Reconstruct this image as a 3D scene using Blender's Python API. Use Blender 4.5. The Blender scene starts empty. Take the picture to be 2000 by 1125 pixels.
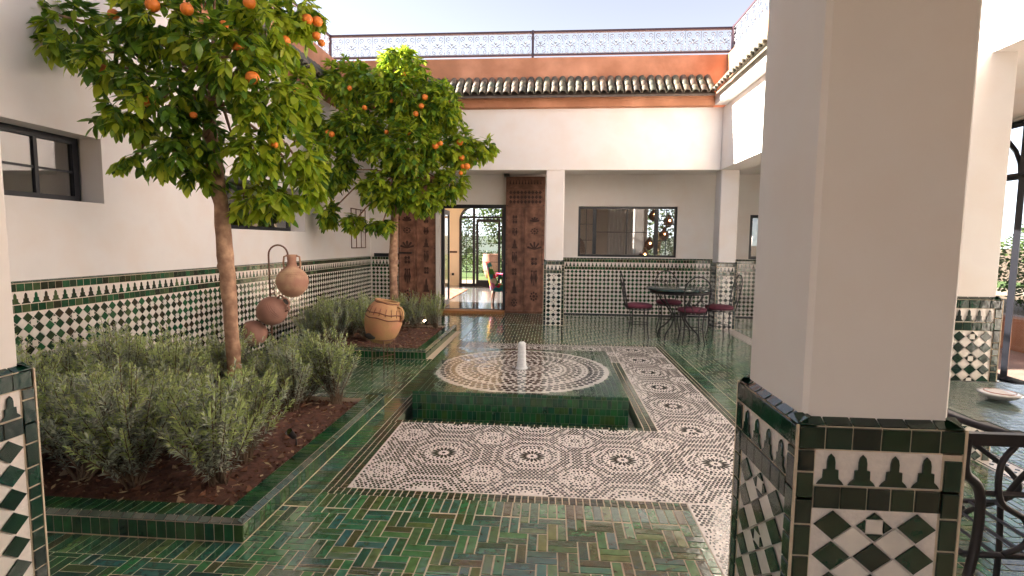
import bpy, math, random
from mathutils import Vector, Matrix
R = random.Random(7)
PI = math.pi
sc = bpy.context.scene
col = sc.collection
# ---------------------------------------------------------------- camera
FPX = 1010.5
cr = Vector((0.99694923, 0.07742689, 0.00986472)); cu = Vector((-0.01661839, 0.08707315, 0.9960633)); cf = Vector((-0.07626313, 0.99318847, -0.08809422))
EYE = Vector((0, 0, 1.5))
cam = bpy.data.cameras.new('camera'); co = bpy.data.objects.new('camera', cam); col.objects.link(co)
m = Matrix.Identity(4)
for i in range(3):
    m[i][0] = cr[i]; m[i][1] = cu[i]; m[i][2] = -cf[i]; m[i][3] = EYE[i]
co.matrix_world = m
cam.sensor_width = 36; cam.lens = 36 * FPX / 2000; cam.clip_end = 1500; cam.clip_start = 0.05
sc.camera = co
# ---------------------------------------------------------------- light
SUN_EL = math.radians(27.0)
TO_SUN = Vector((-1, .12, 0)).normalized() * math.cos(SUN_EL) + Vector((0, 0, math.sin(SUN_EL)))
world = bpy.data.worlds.new('World'); sc.world = world; world.use_nodes = True
wn = world.node_tree.nodes; wn.clear()
bg = wn.new('ShaderNodeBackground'); wo = wn.new('ShaderNodeOutputWorld'); sky = wn.new('ShaderNodeTexSky')
sky.sky_type = 'NISHITA'; sky.sun_disc = False; sky.sun_elevation = SUN_EL
sky.sun_rotation = math.atan2(TO_SUN.x, TO_SUN.y)
sky.air_density = .40; sky.dust_density = 0.0; sky.ozone_density = 1.0
hz = wn.new('ShaderNodeHueSaturation'); hz.inputs['Saturation'].default_value = .42       # thin haze takes the blue out of the whole sky
tn = wn.new('ShaderNodeMix'); tn.data_type = 'RGBA'; tn.blend_type = 'MULTIPLY'; tn.inputs[0].default_value = 1; tn.inputs[7].default_value = (1.03, 1.0, .97, 1)
world.node_tree.links.new(sky.outputs[0], hz.inputs['Color']); world.node_tree.links.new(hz.outputs[0], tn.inputs[6])
world.node_tree.links.new(tn.outputs[2], bg.inputs[0]); bg.inputs[1].default_value = 0.050
world.node_tree.links.new(bg.outputs[0], wo.inputs[0])
sun = bpy.data.lights.new('sun', 'SUN'); sun.energy = 3.9; sun.angle = math.radians(0.5); sun.color = (1, .9, .78)
so = bpy.data.objects.new('sun', sun); col.objects.link(so)
so.rotation_euler = TO_SUN.to_track_quat('Z', 'Y').to_euler()
sc.view_settings.view_transform = 'Standard'; sc.view_settings.look = 'None'
sc.view_settings.exposure = 3.42; sc.view_settings.gamma = 1.0; sc.view_settings.use_curve_mapping = False

# ---------------------------------------------------------------- materials
def mat(name, base=(.5, .5, .5), rough=.6, ramp=None, var=0.0, nscale=8.0, bump=0.0, bscale=40.0, metal=0.0, coat=0.0,
        spec=.5, trans=0.0, tint=None, emit=None, estr=1.0, tile=False, wave=0.0, transl=0.0, ncol=None, rvar=0.0, alpha=1.0):
    mt = bpy.data.materials.new(name); mt.use_nodes = True
    nt = mt.node_tree; N = nt.nodes; L = nt.links; N.clear()
    out = N.new('ShaderNodeOutputMaterial'); p = N.new('ShaderNodeBsdfPrincipled')
    p.inputs['Roughness'].default_value = rough; p.inputs['Metallic'].default_value = metal
    p.inputs['Coat Weight'].default_value = coat; p.inputs['Coat Roughness'].default_value = .05
    p.inputs['Specular IOR Level'].default_value = spec
    p.inputs['Transmission Weight'].default_value = trans
    geo = N.new('ShaderNodeNewGeometry')
    rnd = None
    if tile:
        a = N.new('ShaderNodeAttribute'); a.attribute_name = 'rnd'
        oi = N.new('ShaderNodeObjectInfo')
        ad = N.new('ShaderNodeMath'); ad.operation = 'ADD'; L.new(a.outputs['Fac'], ad.inputs[0]); L.new(oi.outputs['Random'], ad.inputs[1])
        fr = N.new('ShaderNodeMath'); fr.operation = 'FRACT'; L.new(ad.outputs[0], fr.inputs[0]); rnd = fr.outputs[0]
    if ramp:
        cr_ = N.new('ShaderNodeValToRGB'); el = cr_.color_ramp.elements
        n = len(ramp)
        while len(el) < n: el.new(1.0)
        for i, c in enumerate(ramp):
            el[i].position = i / (n - 1); el[i].color = (*c, 1)
        L.new(rnd if rnd else geo.outputs['Random Per Island'], cr_.inputs[0]); csock = cr_.outputs[0]
    else:
        rgb = N.new('ShaderNodeRGB'); rgb.outputs[0].default_value = (*base, 1); csock = rgb.outputs[0]
    no = N.new('ShaderNodeTexNoise'); no.inputs['Scale'].default_value = nscale; no.inputs['Detail'].default_value = 6
    L.new(geo.outputs['Position'], no.inputs['Vector'])
    if ncol:
        mx = N.new('ShaderNodeMix'); mx.data_type = 'RGBA'; mr0 = N.new('ShaderNodeMapRange')
        mr0.inputs[1].default_value = .42; mr0.inputs[2].default_value = .68
        L.new(no.outputs['Fac'], mr0.inputs[0]); L.new(mr0.outputs[0], mx.inputs[0]); L.new(csock, mx.inputs[6]); mx.inputs[7].default_value = (*ncol, 1)
        csock = mx.outputs[2]
    if var:
        mr = N.new('ShaderNodeMapRange'); mr.inputs[1].default_value = .25; mr.inputs[2].default_value = .75
        mr.inputs[3].default_value = 1 - var; mr.inputs[4].default_value = 1 + var
        L.new(no.outputs['Fac'], mr.inputs[0])
        hs = N.new('ShaderNodeHueSaturation'); L.new(mr.outputs[0], hs.inputs['Value']); L.new(csock, hs.inputs['Color']); csock = hs.outputs[0]
    if rvar:
        mr2 = N.new('ShaderNodeMapRange'); mr2.inputs[1].default_value = .3; mr2.inputs[2].default_value = .7
        mr2.inputs[3].default_value = max(.01, rough - rvar); mr2.inputs[4].default_value = rough + rvar
        L.new(no.outputs['Fac'], mr2.inputs[0]); L.new(mr2.outputs[0], p.inputs['Roughness'])
    L.new(csock, p.inputs['Base Color'])
    if bump:
        nb = N.new('ShaderNodeTexNoise'); nb.inputs['Scale'].default_value = bscale; nb.inputs['Detail'].default_value = 5
        L.new(geo.outputs['Position'], nb.inputs['Vector'])
        b = N.new('ShaderNodeBump'); b.inputs['Strength'].default_value = bump; b.inputs['Distance'].default_value = .01
        L.new(nb.outputs['Fac'], b.inputs['Height']); L.new(b.outputs[0], p.inputs['Normal'])
        if coat: L.new(b.outputs[0], p.inputs['Coat Normal'])
    if emit:
        p.inputs['Emission Color'].default_value = (*emit, 1); p.inputs['Emission Strength'].default_value = estr
    sh = p.outputs[0]
    if transl:
        tr = N.new('ShaderNodeBsdfTranslucent'); L.new(csock, tr.inputs[0])
        ms = N.new('ShaderNodeMixShader'); ms.inputs[0].default_value = transl
        L.new(sh, ms.inputs[1]); L.new(tr.outputs[0], ms.inputs[2]); sh = ms.outputs[0]
    L.new(sh, out.inputs[0])
    return mt

def glassmat(name, tint=(1, 1, 1), fr=1.5, rough=.0, add=0.0, bump=0.0, bscale=10):
    mt = bpy.data.materials.new(name); mt.use_nodes = True
    nt = mt.node_tree; N = nt.nodes; L = nt.links; N.clear()
    out = N.new('ShaderNodeOutputMaterial'); t = N.new('ShaderNodeBsdfTransparent'); g = N.new('ShaderNodeBsdfGlossy')
    g.inputs['Roughness'].default_value = rough; t.inputs[0].default_value = (*tint, 1)
    lw = N.new('ShaderNodeLayerWeight'); lw.inputs[0].default_value = .5
    pw = N.new('ShaderNodeMath'); pw.operation = 'POWER'; pw.inputs[1].default_value = 5.0; L.new(lw.outputs['Facing'], pw.inputs[0])
    f = N.new('ShaderNodeMapRange'); f.inputs[3].default_value = ((fr - 1) / (fr + 1)) ** 2; f.inputs[4].default_value = 1.0; L.new(pw.outputs[0], f.inputs[0])
    ad = N.new('ShaderNodeMath'); ad.operation = 'ADD'; ad.use_clamp = True; ad.inputs[1].default_value = add
    L.new(f.outputs[0], ad.inputs[0])
    ms = N.new('ShaderNodeMixShader'); L.new(ad.outputs[0], ms.inputs[0]); L.new(t.outputs[0], ms.inputs[1]); L.new(g.outputs[0], ms.inputs[2])
    if bump:
        nb = N.new('ShaderNodeTexNoise'); nb.inputs['Scale'].default_value = bscale
        geo = N.new('ShaderNodeNewGeometry'); L.new(geo.outputs['Position'], nb.inputs['Vector'])
        b = N.new('ShaderNodeBump'); b.inputs['Strength'].default_value = bump; b.inputs['Distance'].default_value = .01
        L.new(nb.outputs['Fac'], b.inputs['Height']); L.new(b.outputs[0], g.inputs['Normal']); L.new(b.outputs[0], lw.inputs['Normal'])
    L.new(ms.outputs[0], out.inputs[0]); return mt

M = {}
M['plaster'] = mat('white_plaster', (.83, .785, .755), .72, var=.05, nscale=2.6, bump=.28, bscale=5.5, ncol=(.77, .70, .65))
M['plaster_in'] = mat('interior_plaster', (.74, .62, .47), .8, var=.03, nscale=1.5)
M['plaster_brown'] = mat('room_plaster', (.78, .68, .60), .8, var=.03, nscale=1.5)
M['terracotta'] = mat('terracotta_render', (.47, .20, .105), .85, var=.18, nscale=2.2, bump=.35, bscale=14, ncol=(.56, .26, .15))
GREENS = [(.020, .085, .045), (.045, .180, .065), (.026, .115, .055), (.070, .200, .070), (.105, .140, .045), (.035, .140, .090), (.018, .065, .055), (.060, .150, .055), (.035, .115, .120), (.040, .175, .065), (.085, .070, .035), (.025, .090, .045), (.14, .18, .06)]
M['floor'] = mat('green_floor_zellige', spec=.9, rough=.105, ramp=GREENS, tile=True, var=.35, nscale=24, bump=.10, bscale=32, coat=.8, rvar=.04)
M['curb'] = mat('green_curb_zellige', rough=.10, ramp=[(.005, .035, .02), (.014, .095, .035), (.045, .09, .022), (.008, .055, .028), (.02, .11, .03), (.008, .05, .04)], tile=True, var=.35, nscale=20, bump=.12, bscale=26, coat=.4, rvar=.05)
M['nosing'] = mat('grey_green_nosing_zellige', rough=.13, ramp=[(.05, .075, .05), (.09, .10, .075), (.03, .07, .045), (.07, .09, .06)], tile=True, var=.3, nscale=25, bump=.1, bscale=26, coat=.3)
M['squares'] = mat('small_square_zellige', rough=.15, ramp=[(.02, .06, .03), (.07, .05, .03), (.03, .09, .04), (.05, .04, .028), (.02, .045, .03)], tile=True, var=.3, nscale=25, bump=.1, bscale=30, coat=.3)
M['dark'] = mat('dark_green_zellige', rough=.12, ramp=[(.003, .014, .010), (.005, .038, .020), (.003, .022, .013), (.006, .030, .013), (.003, .013, .012), (.006, .046, .024)], tile=True, var=.3, nscale=30, bump=.12, bscale=30, coat=.4)
M['wallgreen'] = mat('mixed_green_wall_zellige', rough=.14, ramp=[(.010, .05, .02), (.03, .11, .045), (.045, .035, .02), (.015, .035, .018), (.07, .10, .04), (.012, .08, .035), (.03, .03, .018), (.02, .06, .03)], tile=True, var=.3, nscale=25, bump=.12, bscale=30, coat=.3)
M['darkmos'] = mat('dark_mosaic_zellige', rough=.16, ramp=[(.022, .018, .014), (.032, .028, .018), (.012, .028, .016), (.038, .026, .020), (.018, .032, .018)], tile=True, coat=.2)
M['whitez'] = mat('white_zellige', rough=.16, ramp=[(.72, .66, .60), (.78, .72, .66), (.68, .63, .58), (.75, .68, .60)], tile=True, var=.05, nscale=30, bump=.08, bscale=30, coat=.3)
M['whitemos'] = mat('white_mosaic_ground', (.80, .72, .66), .25, var=.08, nscale=60, bump=.25, bscale=90, coat=.2)
M['grout'] = mat('cream_grout', (.62, .50, .37), .85, var=.12, nscale=30, bump=.2, bscale=80)
M['groutd'] = mat('green_grout', (.16, .19, .13), .8, var=.12, nscale=30)
M['soil'] = mat('red_soil', (.10, .043, .028), .95, var=.5, nscale=22, bump=.9, bscale=45)
M['clod'] = mat('soil_clods', rough=.95, ramp=[(.14, .06, .035), (.08, .035, .022), (.20, .09, .05), (.11, .05, .03), (.30, .21, .13)], var=.3, nscale=30)
M['straw'] = mat('dry_litter', rough=.9, ramp=[(.38, .27, .15), (.25, .14, .07), (.45, .36, .20), (.16, .10, .05)])
M['bark'] = mat('orange_tree_bark', (.34, .19, .12), .85, var=.25, nscale=14, bump=.6, bscale=28, ncol=(.48, .30, .19))
M['twig'] = mat('green_twig', (.13, .12, .04), .7)
M['leafa'] = mat('mature_shaded_orange_leaf', rough=.36, ramp=[(.085, .19, .025), (.16, .31, .03), (.06, .15, .025), (.24, .38, .032), (.11, .23, .028)], tile=True, transl=.38, spec=.5)
M['leafb'] = mat('young_sunlit_orange_leaf', rough=.36, ramp=[(.32, .46, .035), (.45, .54, .04), (.24, .39, .03), (.54, .58, .05), (.37, .49, .035)], tile=True, transl=.50, spec=.5)  # yellower leaf: part new growth, part sunlight put into the colour
M['orange'] = mat('orange_peel', (.74, .20, .022), .42, var=.15, nscale=18, bump=.25, bscale=150)
M['lav'] = mat('grey_green_needles', rough=.6, ramp=[(.36, .41, .30), (.45, .50, .37), (.50, .54, .40), (.31, .36, .28), (.57, .60, .45)], transl=.30)
M['lavy'] = mat('yellow_green_needles', rough=.6, ramp=[(.42, .52, .18), (.50, .58, .22), (.36, .46, .18), (.56, .60, .28)], transl=.35)
M['lavd'] = mat('dry_lower_needles', rough=.7, ramp=[(.20, .20, .17), (.26, .25, .20), (.16, .17, .15)], transl=.15)
M['lavs'] = mat('woody_stem', (.16, .11, .07), .9, var=.3, nscale=30)
M['iron'] = mat('black_iron', (.028, .022, .024), .45, metal=.3)
M['steel'] = mat('charcoal_steel', (.012, .013, .019), .35)
M['railiron'] = mat('aubergine_painted_iron', (.060, .030, .040), .4)
M['scroll'] = mat('sunlit_grey_scroll_iron', (.32, .33, .35), .45)  # pale grey puts the sunlit look of thin ironwork into its colour
M['rust'] = mat('rusty_iron', (.16, .075, .045), .7, var=.3, nscale=30)
M['wood'] = mat('dark_carved_wood', (.23, .105, .065), .55, var=.40, nscale=9, bump=.4, bscale=30, ncol=(.27, .13, .085))
M['wood2'] = mat('dark_carved_relief', (.065, .026, .018), .55, var=.35, nscale=16, bump=.3, bscale=40)
M['sill'] = mat('oiled_wood_threshold', (.40, .17, .055), .5, var=.2, nscale=20)
M['clay1'] = mat('pink_clay', (.46, .235, .16), .8, var=.14, nscale=7, bump=.25, bscale=60, ncol=(.55, .36, .22))
M['clay2'] = mat('dark_red_clay', (.36, .185, .135), .8, var=.2, nscale=7, bump=.3, bscale=50)
M['clay3'] = mat('ochre_clay', (.52, .30, .13), .75, var=.2, nscale=5, bump=.3, bscale=40, ncol=(.50, .22, .12))
M['clayrope'] = mat('brown_glazed_band', (.20, .075, .04), .6)
M['inner'] = mat('dark_pot_inside', (.03, .025, .02), .9)
M['cushion'] = mat('burgundy_cushion', (.11, .020, .038), .85, var=.15, nscale=30, bump=.2, bscale=200)
M['tabletop'] = mat('dark_green_table_top', (.02, .045, .04), .18, coat=.4, var=.3, nscale=14)
M['neartop'] = mat('glazed_tile_table_top', rough=.16, ramp=[(.09, .13, .09), (.12, .15, .11), (.07, .12, .10), (.13, .14, .09)], tile=True, bump=.3, bscale=14, coat=.5, var=.2)
M['rooft'] = mat('weathered_roof_tile', rough=.6, ramp=[(.11, .10, .07), (.16, .13, .09), (.07, .08, .06), (.17, .12, .085), (.11, .115, .08), (.06, .055, .045), (.14, .095, .07), (.085, .10, .075)], tile=True, var=.35, nscale=14, bump=.3, bscale=40)
M['glass'] = glassmat('window_glass', (.95, .97, .97), 1.5, add=.0)
M['glassb'] = glassmat('arcade_window_glass', (.92, .93, .93), 1.5, add=.09)
M['glassm'] = glassmat('reflective_window_glass', (.55, .56, .55), 1.6, add=.32)
M['water'] = glassmat('water_film', (.97, .99, .98), 1.33, .01, bump=.5, bscale=9)
M['foam'] = mat('foaming_water', (.85, .86, .86), .25, bump=.8, bscale=60, transl=.35, coat=.4)
M['intfloor'] = mat('polished_grey_floor', (.17, .16, .16), .10, var=.15, nscale=3, coat=.4)
M['rug'] = mat('red_patterned_rug', (.30, .10, .06), .95, var=.4, nscale=9, ncol=(.40, .26, .16))
M['curtain'] = mat('grey_curtain', (.75, .73, .72), .9, transl=.3)
M['white'] = mat('white_paint', (.8, .78, .75), .5)
M['lantern'] = mat('brown_pierced_lantern', (.12, .035, .012), .5, var=.4, nscale=40)
M['bulb'] = mat('lit_bulb', (1, .6, .25), .5, emit=(1, .55, .2), estr=5)
M['spot'] = mat('lit_spot_lens', (1, .8, .6), .5, emit=(1, .75, .55), estr=5)
M['black'] = mat('black_plastic', (.015, .015, .017), .4)
M['lawn'] = mat('lawn_grass', (.06, .11, .015), .9, var=.35, nscale=20, bump=.4, bscale=60)
M['ground'] = mat('dry_ground', (.16, .11, .07), .95, var=.2, nscale=4)
M['path'] = mat('pale_gravel_path', (.30, .24, .18), .9, var=.15, nscale=25)
M['paving'] = mat('pink_paving', (.40, .27, .22), .7, var=.12, nscale=6)
M['hedge'] = mat('garden_leaf', rough=.6, ramp=[(.035, .07, .012), (.07, .11, .018), (.025, .05, .01), (.09, .13, .025)], transl=.3)
M['pad'] = mat('blue_grey_cactus_pad', (.20, .27, .27), .6, var=.15, nscale=8)
M['ceramic'] = mat('white_ceramic', (.75, .70, .66), .15, coat=.5)
M['ceramic_r'] = mat('red_rim_glaze', (.45, .20, .14), .2, coat=.5)
M['tv'] = mat('mirror_glass', (.5, .5, .5), .05, metal=1.0)

# patchwork material for the armchair (printed cloth)
def patchwork():
    mt = bpy.data.materials.new('patchwork_cloth'); mt.use_nodes = True; nt = mt.node_tree
    p = nt.nodes['Principled BSDF']; p.inputs['Roughness'].default_value = .9
    vo = nt.nodes.new('ShaderNodeTexVoronoi'); vo.inputs['Scale'].default_value = 6; vo.distance = 'CHEBYCHEV'
    g = nt.nodes.new('ShaderNodeNewGeometry'); nt.links.new(g.outputs['Position'], vo.inputs['Vector'])
    r = nt.nodes.new('ShaderNodeValToRGB'); r.color_ramp.interpolation = 'CONSTANT'
    cs = [(.55, .02, .03), (.70, .42, .02), (.03, .25, .28), (.60, .16, .28), (.08, .25, .05), (.7, .6, .45), (.45, .03, .10)]
    el = r.color_ramp.elements
    while len(el) < len(cs): el.new(1)
    for i, c in enumerate(cs): el[i].position = i / len(cs); el[i].color = (*c, 1)
    s = nt.nodes.new('ShaderNodeSeparateColor'); nt.links.new(vo.outputs['Color'], s.inputs[0]); nt.links.new(s.outputs[0], r.inputs[0])
    nt.links.new(r.outputs[0], p.inputs['Base Color']); return mt
M['patch'] = patchwork()

# ---------------------------------------------------------------- builders
OFF = {}
def link(o, parent=None):
    col.objects.link(o)
    if parent is not None: o.parent = parent; OFF[o] = OFF[parent]
def thing(name, label, cat, loc=(0, 0, 0), rz=0, group=None, local=False):
    o = bpy.data.objects.new(name, None); o.empty_display_size = .1; col.objects.link(o)
    o.location = loc; o.rotation_euler = (0, 0, rz); o['label'] = label; o['category'] = cat
    if group: o['group'] = group
    OFF[o] = Vector((0, 0, 0)) if (local or rz) else Vector(loc)
    return o
def smooth(pts, n=5):
    P = [Vector(p) for p in pts]
    if len(P) < 3: return P
    out = []
    for i in range(len(P) - 1):
        a = P[max(i - 1, 0)]; b = P[i]; c = P[i + 1]; d = P[min(i + 2, len(P) - 1)]
        for k in range(n):
            t = k / n; out.append(.5 * (2 * b + (c - a) * t + (2 * a - 5 * b + 4 * c - d) * t * t + (3 * b - 3 * c + d - a) * t ** 3))
    return out + [P[-1]]
class MB:
    def __init__(s): s.v = []; s.f = []; s.r = []; s.mi = []; s.sm = []
    def add(s, vs, fs, r=0.0, mi=0, sm=False):
        b = len(s.v); s.v += [tuple(x) for x in vs]
        for f in fs: s.f.append(tuple(b + i for i in f)); s.r.append(r); s.mi.append(mi); s.sm.append(sm)
    def box(s, x0, x1, y0, y1, z0, z1, r=0.0, mi=0):
        s.add([(x0, y0, z0), (x1, y0, z0), (x1, y1, z0), (x0, y1, z0), (x0, y0, z1), (x1, y0, z1), (x1, y1, z1), (x0, y1, z1)],
              [(0, 3, 2, 1), (4, 5, 6, 7), (0, 1, 5, 4), (1, 2, 6, 5), (2, 3, 7, 6), (3, 0, 4, 7)], r, mi)
    def quad(s, a, b, c, d, r=0.0, mi=0): s.add([a, b, c, d], [(0, 1, 2, 3)], r, mi)
    def tube(s, pts, rad, n=8, mi=0, sm=True, cap=True, r=0.0):
        pts = [Vector(p) for p in pts]; rads = rad if isinstance(rad, (list, tuple)) else [rad] * len(pts)
        vs = []; prev = None
        for i, p in enumerate(pts):
            d = (pts[min(i + 1, len(pts) - 1)] - pts[max(i - 1, 0)]).normalized()
            if prev is None:
                a = d.orthogonal().normalized()
            else:
                a = prev - d * prev.dot(d)
                a = a.normalized() if a.length > 1e-6 else d.orthogonal().normalized()
            prev = a; b = d.cross(a)
            for k in range(n):
                t = 2 * PI * k / n + (PI / 4 if n == 4 else 0); vs.append(p + (a * math.cos(t) + b * math.sin(t)) * rads[i])
        fs = []
        for i in range(len(pts) - 1):
            for k in range(n):
                fs.append((i * n + k, i * n + (k + 1) % n, (i + 1) * n + (k + 1) % n, (i + 1) * n + k))
        if cap: fs.append(tuple(range(n - 1, -1, -1))); fs.append(tuple((len(pts) - 1) * n + k for k in range(n)))
        s.add(vs, fs, r, mi, sm and n > 4)
    def lathe(s, prof, n=24, M4=None, mi=0, sm=True, sc_=(1, 1)):
        vs = []; fs = []
        for (r_, z) in prof:
            for k in range(n):
                t = 2 * PI * k / n; vs.append(Vector((r_ * math.cos(t) * sc_[0], r_ * math.sin(t) * sc_[1], z)))
        for i in range(len(prof) - 1):
            for k in range(n): fs.append((i * n + k, i * n + (k + 1) % n, (i + 1) * n + (k + 1) % n, (i + 1) * n + k))
        if M4 is not None: vs = [M4 @ v for v in vs]
        s.add(vs, fs, 0, mi, sm)
    def build(s, name, mats, parent=None, kind=None, label=None):
        me = bpy.data.meshes.new(name)
        off = OFF[parent] if parent is not None else Vector((0, 0, 0))
        if off.length: vs = [(v[0] - off.x, v[1] - off.y, v[2] - off.z) for v in s.v]
        else: vs = s.v
        me.from_pydata(vs, [], s.f)
        for mm in (mats if isinstance(mats, (list, tuple)) else [mats]): me.materials.append(mm)
        me.polygons.foreach_set('material_index', s.mi); me.polygons.foreach_set('use_smooth', s.sm)
        at = me.attributes.new('rnd', 'FLOAT', 'FACE'); at.data.foreach_set('value', s.r)
        me.update()
        o = bpy.data.objects.new(name, me); link(o, parent)
        if parent is None: OFF[o] = Vector((0, 0, 0))
        if kind: o['kind'] = kind
        if label: o['label'] = label
        return o
def boxo(name, b, m_, parent=None, kind=None, label=None):
    mb = MB(); mb.box(*b); return mb.build(name, m_, parent, kind, label)

def px_size(c, area, n):
    d = c - EYE; z = d.dot(cf)
    if z < .3: return 0
    u = 1000 + FPX * d.dot(cr) / z; v = 562.5 - FPX * d.dot(cu) / z
    if u < -30 or u > 2030 or v < -30 or v > 1155: return 0
    cs = abs(n.dot(d.normalized()))
    if n.dot(d) > 0: return 0
    return math.sqrt(area * max(cs, .05)) * FPX / z
def parea(p): return abs(sum(p[i][0] * p[(i + 1) % len(p)][1] - p[(i + 1) % len(p)][0] * p[i][1] for i in range(len(p)))) / 2
PC = {}
def piece_mesh(poly, t, bev, mt, name):
    key = (tuple((round(a * 500), round(b * 500)) for a, b in poly), round(t * 1e4), mt.name)
    if key in PC: return PC[key]
    me = bpy.data.meshes.new(name)
    v, f = prism(poly, t, bev); me.from_pydata(v, [], f); me.materials.append(mt)
    PC[key] = me; return me
def prism(poly, t, bev):
    n = len(poly); cx = sum(p[0] for p in poly) / n; cy = sum(p[1] for p in poly) / n
    ext = max(math.hypot(p[0] - cx, p[1] - cy) for p in poly); k = max(.7, 1 - bev / max(ext, 1e-4))
    v = [(x, y, 0) for x, y in poly] + [(x, y, t * .7) for x, y in poly] + [(cx + (x - cx) * k, cy + (y - cy) * k, t) for x, y in poly]
    f = [tuple(range(2 * n, 3 * n))]
    for i in range(n):
        j = (i + 1) % n; f.append((i, j, n + j, n + i)); f.append((n + i, n + j, 2 * n + j, 2 * n + i))
    return v, f
def lay(parent, pieces, name, maxn=300, minpx=6.5, tilt=.004, bev=.0015, cheap=False):
    """pieces: (center, ux, uy, poly2d, thickness, material). The largest ones become objects, the rest one mesh per name."""
    ranked = sorted(range(len(pieces)), key=lambda i: -px_size(pieces[i][0], parea(pieces[i][3]), pieces[i][1].cross(pieces[i][2])))
    off = OFF[parent]; cnt = 0; rest = []
    for i in ranked:
        c, ux, uy, poly, t, mt = pieces[i]; n = ux.cross(uy)
        if cnt < maxn and px_size(c, parea(poly), n) >= minpx:
            o = bpy.data.objects.new(name, piece_mesh(poly, t, bev, mt, name)); link(o, parent)
            a = R.gauss(0, tilt); b = R.gauss(0, tilt)
            n2 = (n + ux * a + uy * b).normalized(); x2 = (ux - n2 * ux.dot(n2)).normalized(); y2 = n2.cross(x2)
            mm = Matrix.Identity(4)
            for k in range(3): mm[k][0] = x2[k]; mm[k][1] = y2[k]; mm[k][2] = n2[k]; mm[k][3] = (c - off)[k]
            o.matrix_basis = mm; cnt += 1
        else: rest.append(pieces[i])
    if rest:
        ml = []; mb = MB()
        for c, ux, uy, poly, t, mt in rest:
            if mt not in ml: ml.append(mt)
            n = ux.cross(uy); a = R.gauss(0, tilt); b = R.gauss(0, tilt); n = (n + ux * a + uy * b).normalized()
            if cheap:
                nn = len(poly); v = [(x, y, 0) for x, y in poly] + [(x, y, t) for x, y in poly]
                f = [tuple(range(nn, 2 * nn))] + [(k, (k + 1) % nn, nn + (k + 1) % nn, nn + k) for k in range(nn)]
            else: v, f = prism(poly, t, bev)
            mb.add([c + ux * x + uy * y + n * (z + x * -a * 0 - 0) - n * 0 + n * (-(x * a + y * b)) for x, y, z in v], f, R.random(), ml.index(mt))
        mb.build(name, ml, parent, 'stuff')
def rect(w, h): return [(-w / 2, -h / 2), (w / 2, -h / 2), (w / 2, h / 2), (-w / 2, h / 2)]
def dia(w, h): return [(0, -h / 2), (w / 2, 0), (0, h / 2), (-w / 2, 0)]
X = Vector((1, 0, 0)); Y = Vector((0, 1, 0)); Z = Vector((0, 0, 1))

# ================================================================ SETTING: ground and floor
g = MB(); hx0, hx1, hy0, hy1 = -4.1, 5.4, -5.0, 17.3
for (a, b, c_, d) in ((-600, hx0, -600, 600), (hx1, 600, -600, 600), (hx0, hx1, -600, hy0), (hx0, hx1, hy1, 600)):
    g.quad((a, c_, -.03), (b, c_, -.03), (b, d, -.03), (a, d, -.03))
g.build('ground', M['ground'], kind='structure')
PX0, PX1, PY0, PY1 = -1.28, .76, 4.16, 6.36          # the sunken channel round the fountain
fl = MB()
for (a, b, c_, d) in ((-4.1, PX0, -5, 10.9), (PX1, 5.0, -5, 10.9), (PX0, PX1, -5, PY0), (PX0, PX1, PY1, 10.9)):
    fl.quad((a, c_, 0), (b, c_, 0), (b, d, 0), (a, d, 0))
floor = fl.build('floor', M['grout'], kind='structure')
TT = .004; G = .0075
pieces = []
def emit(x0, x1, y0, y1, reg, mt):
    x0 = max(x0, reg[0]); x1 = min(x1, reg[1]); y0 = max(y0, reg[2]); y1 = min(y1, reg[3])
    if x1 - x0 < .012 or y1 - y0 < .012: return
    j = R.uniform(-.0008, .0008)
    pieces.append((Vector(((x0 + x1) / 2 + j, (y0 + y1) / 2, 0)), X, Y, rect(round(x1 - x0 - G, 3), round(y1 - y0 - G, 3)), TT, mt))
def basket(reg, L=.150, W=.100, mt=None):
    mt = mt or M['floor']; bw = W / 2
    x0, x1, y0, y1 = reg
    # lattice t1=(W,W) t2=(L,-L)
    for i in range(-140, 140):
        for j in range(-80, 80):
            ox = i * W + j * L; oy = i * W - j * L
            if ox + L + W < x0 or ox - W > x1 or oy + L < y0 or oy - L > y1: continue
            for k in range(2): emit(ox, ox + L, oy + k * bw, oy + (k + 1) * bw, reg, mt)
            for k in range(2): emit(ox + L + k * bw, ox + L + (k + 1) * bw, oy + W - L, oy + W, reg, mt)
def header(reg, along, mt=None, w=.05, ln=None):
    mt = mt or M['floor']; x0, x1, y0, y1 = reg
    if along == 'x':
        n = max(1, round((x1 - x0) / w)); s = (x1 - x0) / n
        for i in range(n): emit(x0 + i * s, x0 + (i + 1) * s, y0, y1, reg, mt)
    else:
        n = max(1, round((y1 - y0) / w)); s = (y1 - y0) / n
        for i in range(n): emit(x0, x1, y0 + i * s, y0 + (i + 1) * s, reg, mt)
def squares(reg, s, mt=None):
    mt = mt or M['squares']; x0, x1, y0, y1 = reg; nx = max(1, round((x1 - x0) / s)); ny = max(1, round((y1 - y0) / s))
    for i in range(nx):
        for j in range(ny): emit(x0 + i * (x1 - x0) / nx, x0 + (i + 1) * (x1 - x0) / nx, y0 + j * (y1 - y0) / ny, y0 + (j + 1) * (y1 - y0) / ny, reg, mt)
basket((-3.88, .80, .6, 2.18)); header((-3.88, -1.5, 2.18, 2.33), 'x'); basket((-1.5, .80, 2.18, 2.71))
header((-1.35, .80, 2.71, 2.865), 'x'); squares((-1.35, .80, 2.865, 2.945), .04)
header((-1.5, -1.35, 2.71, 10.85), 'y'); squares((-1.35, -1.22, 2.945, 4.10), .043); squares((-1.35, -1.28, 4.10, 6.42), .036); squares((-1.35, -1.22, 6.42, 7.55), .043)
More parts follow.
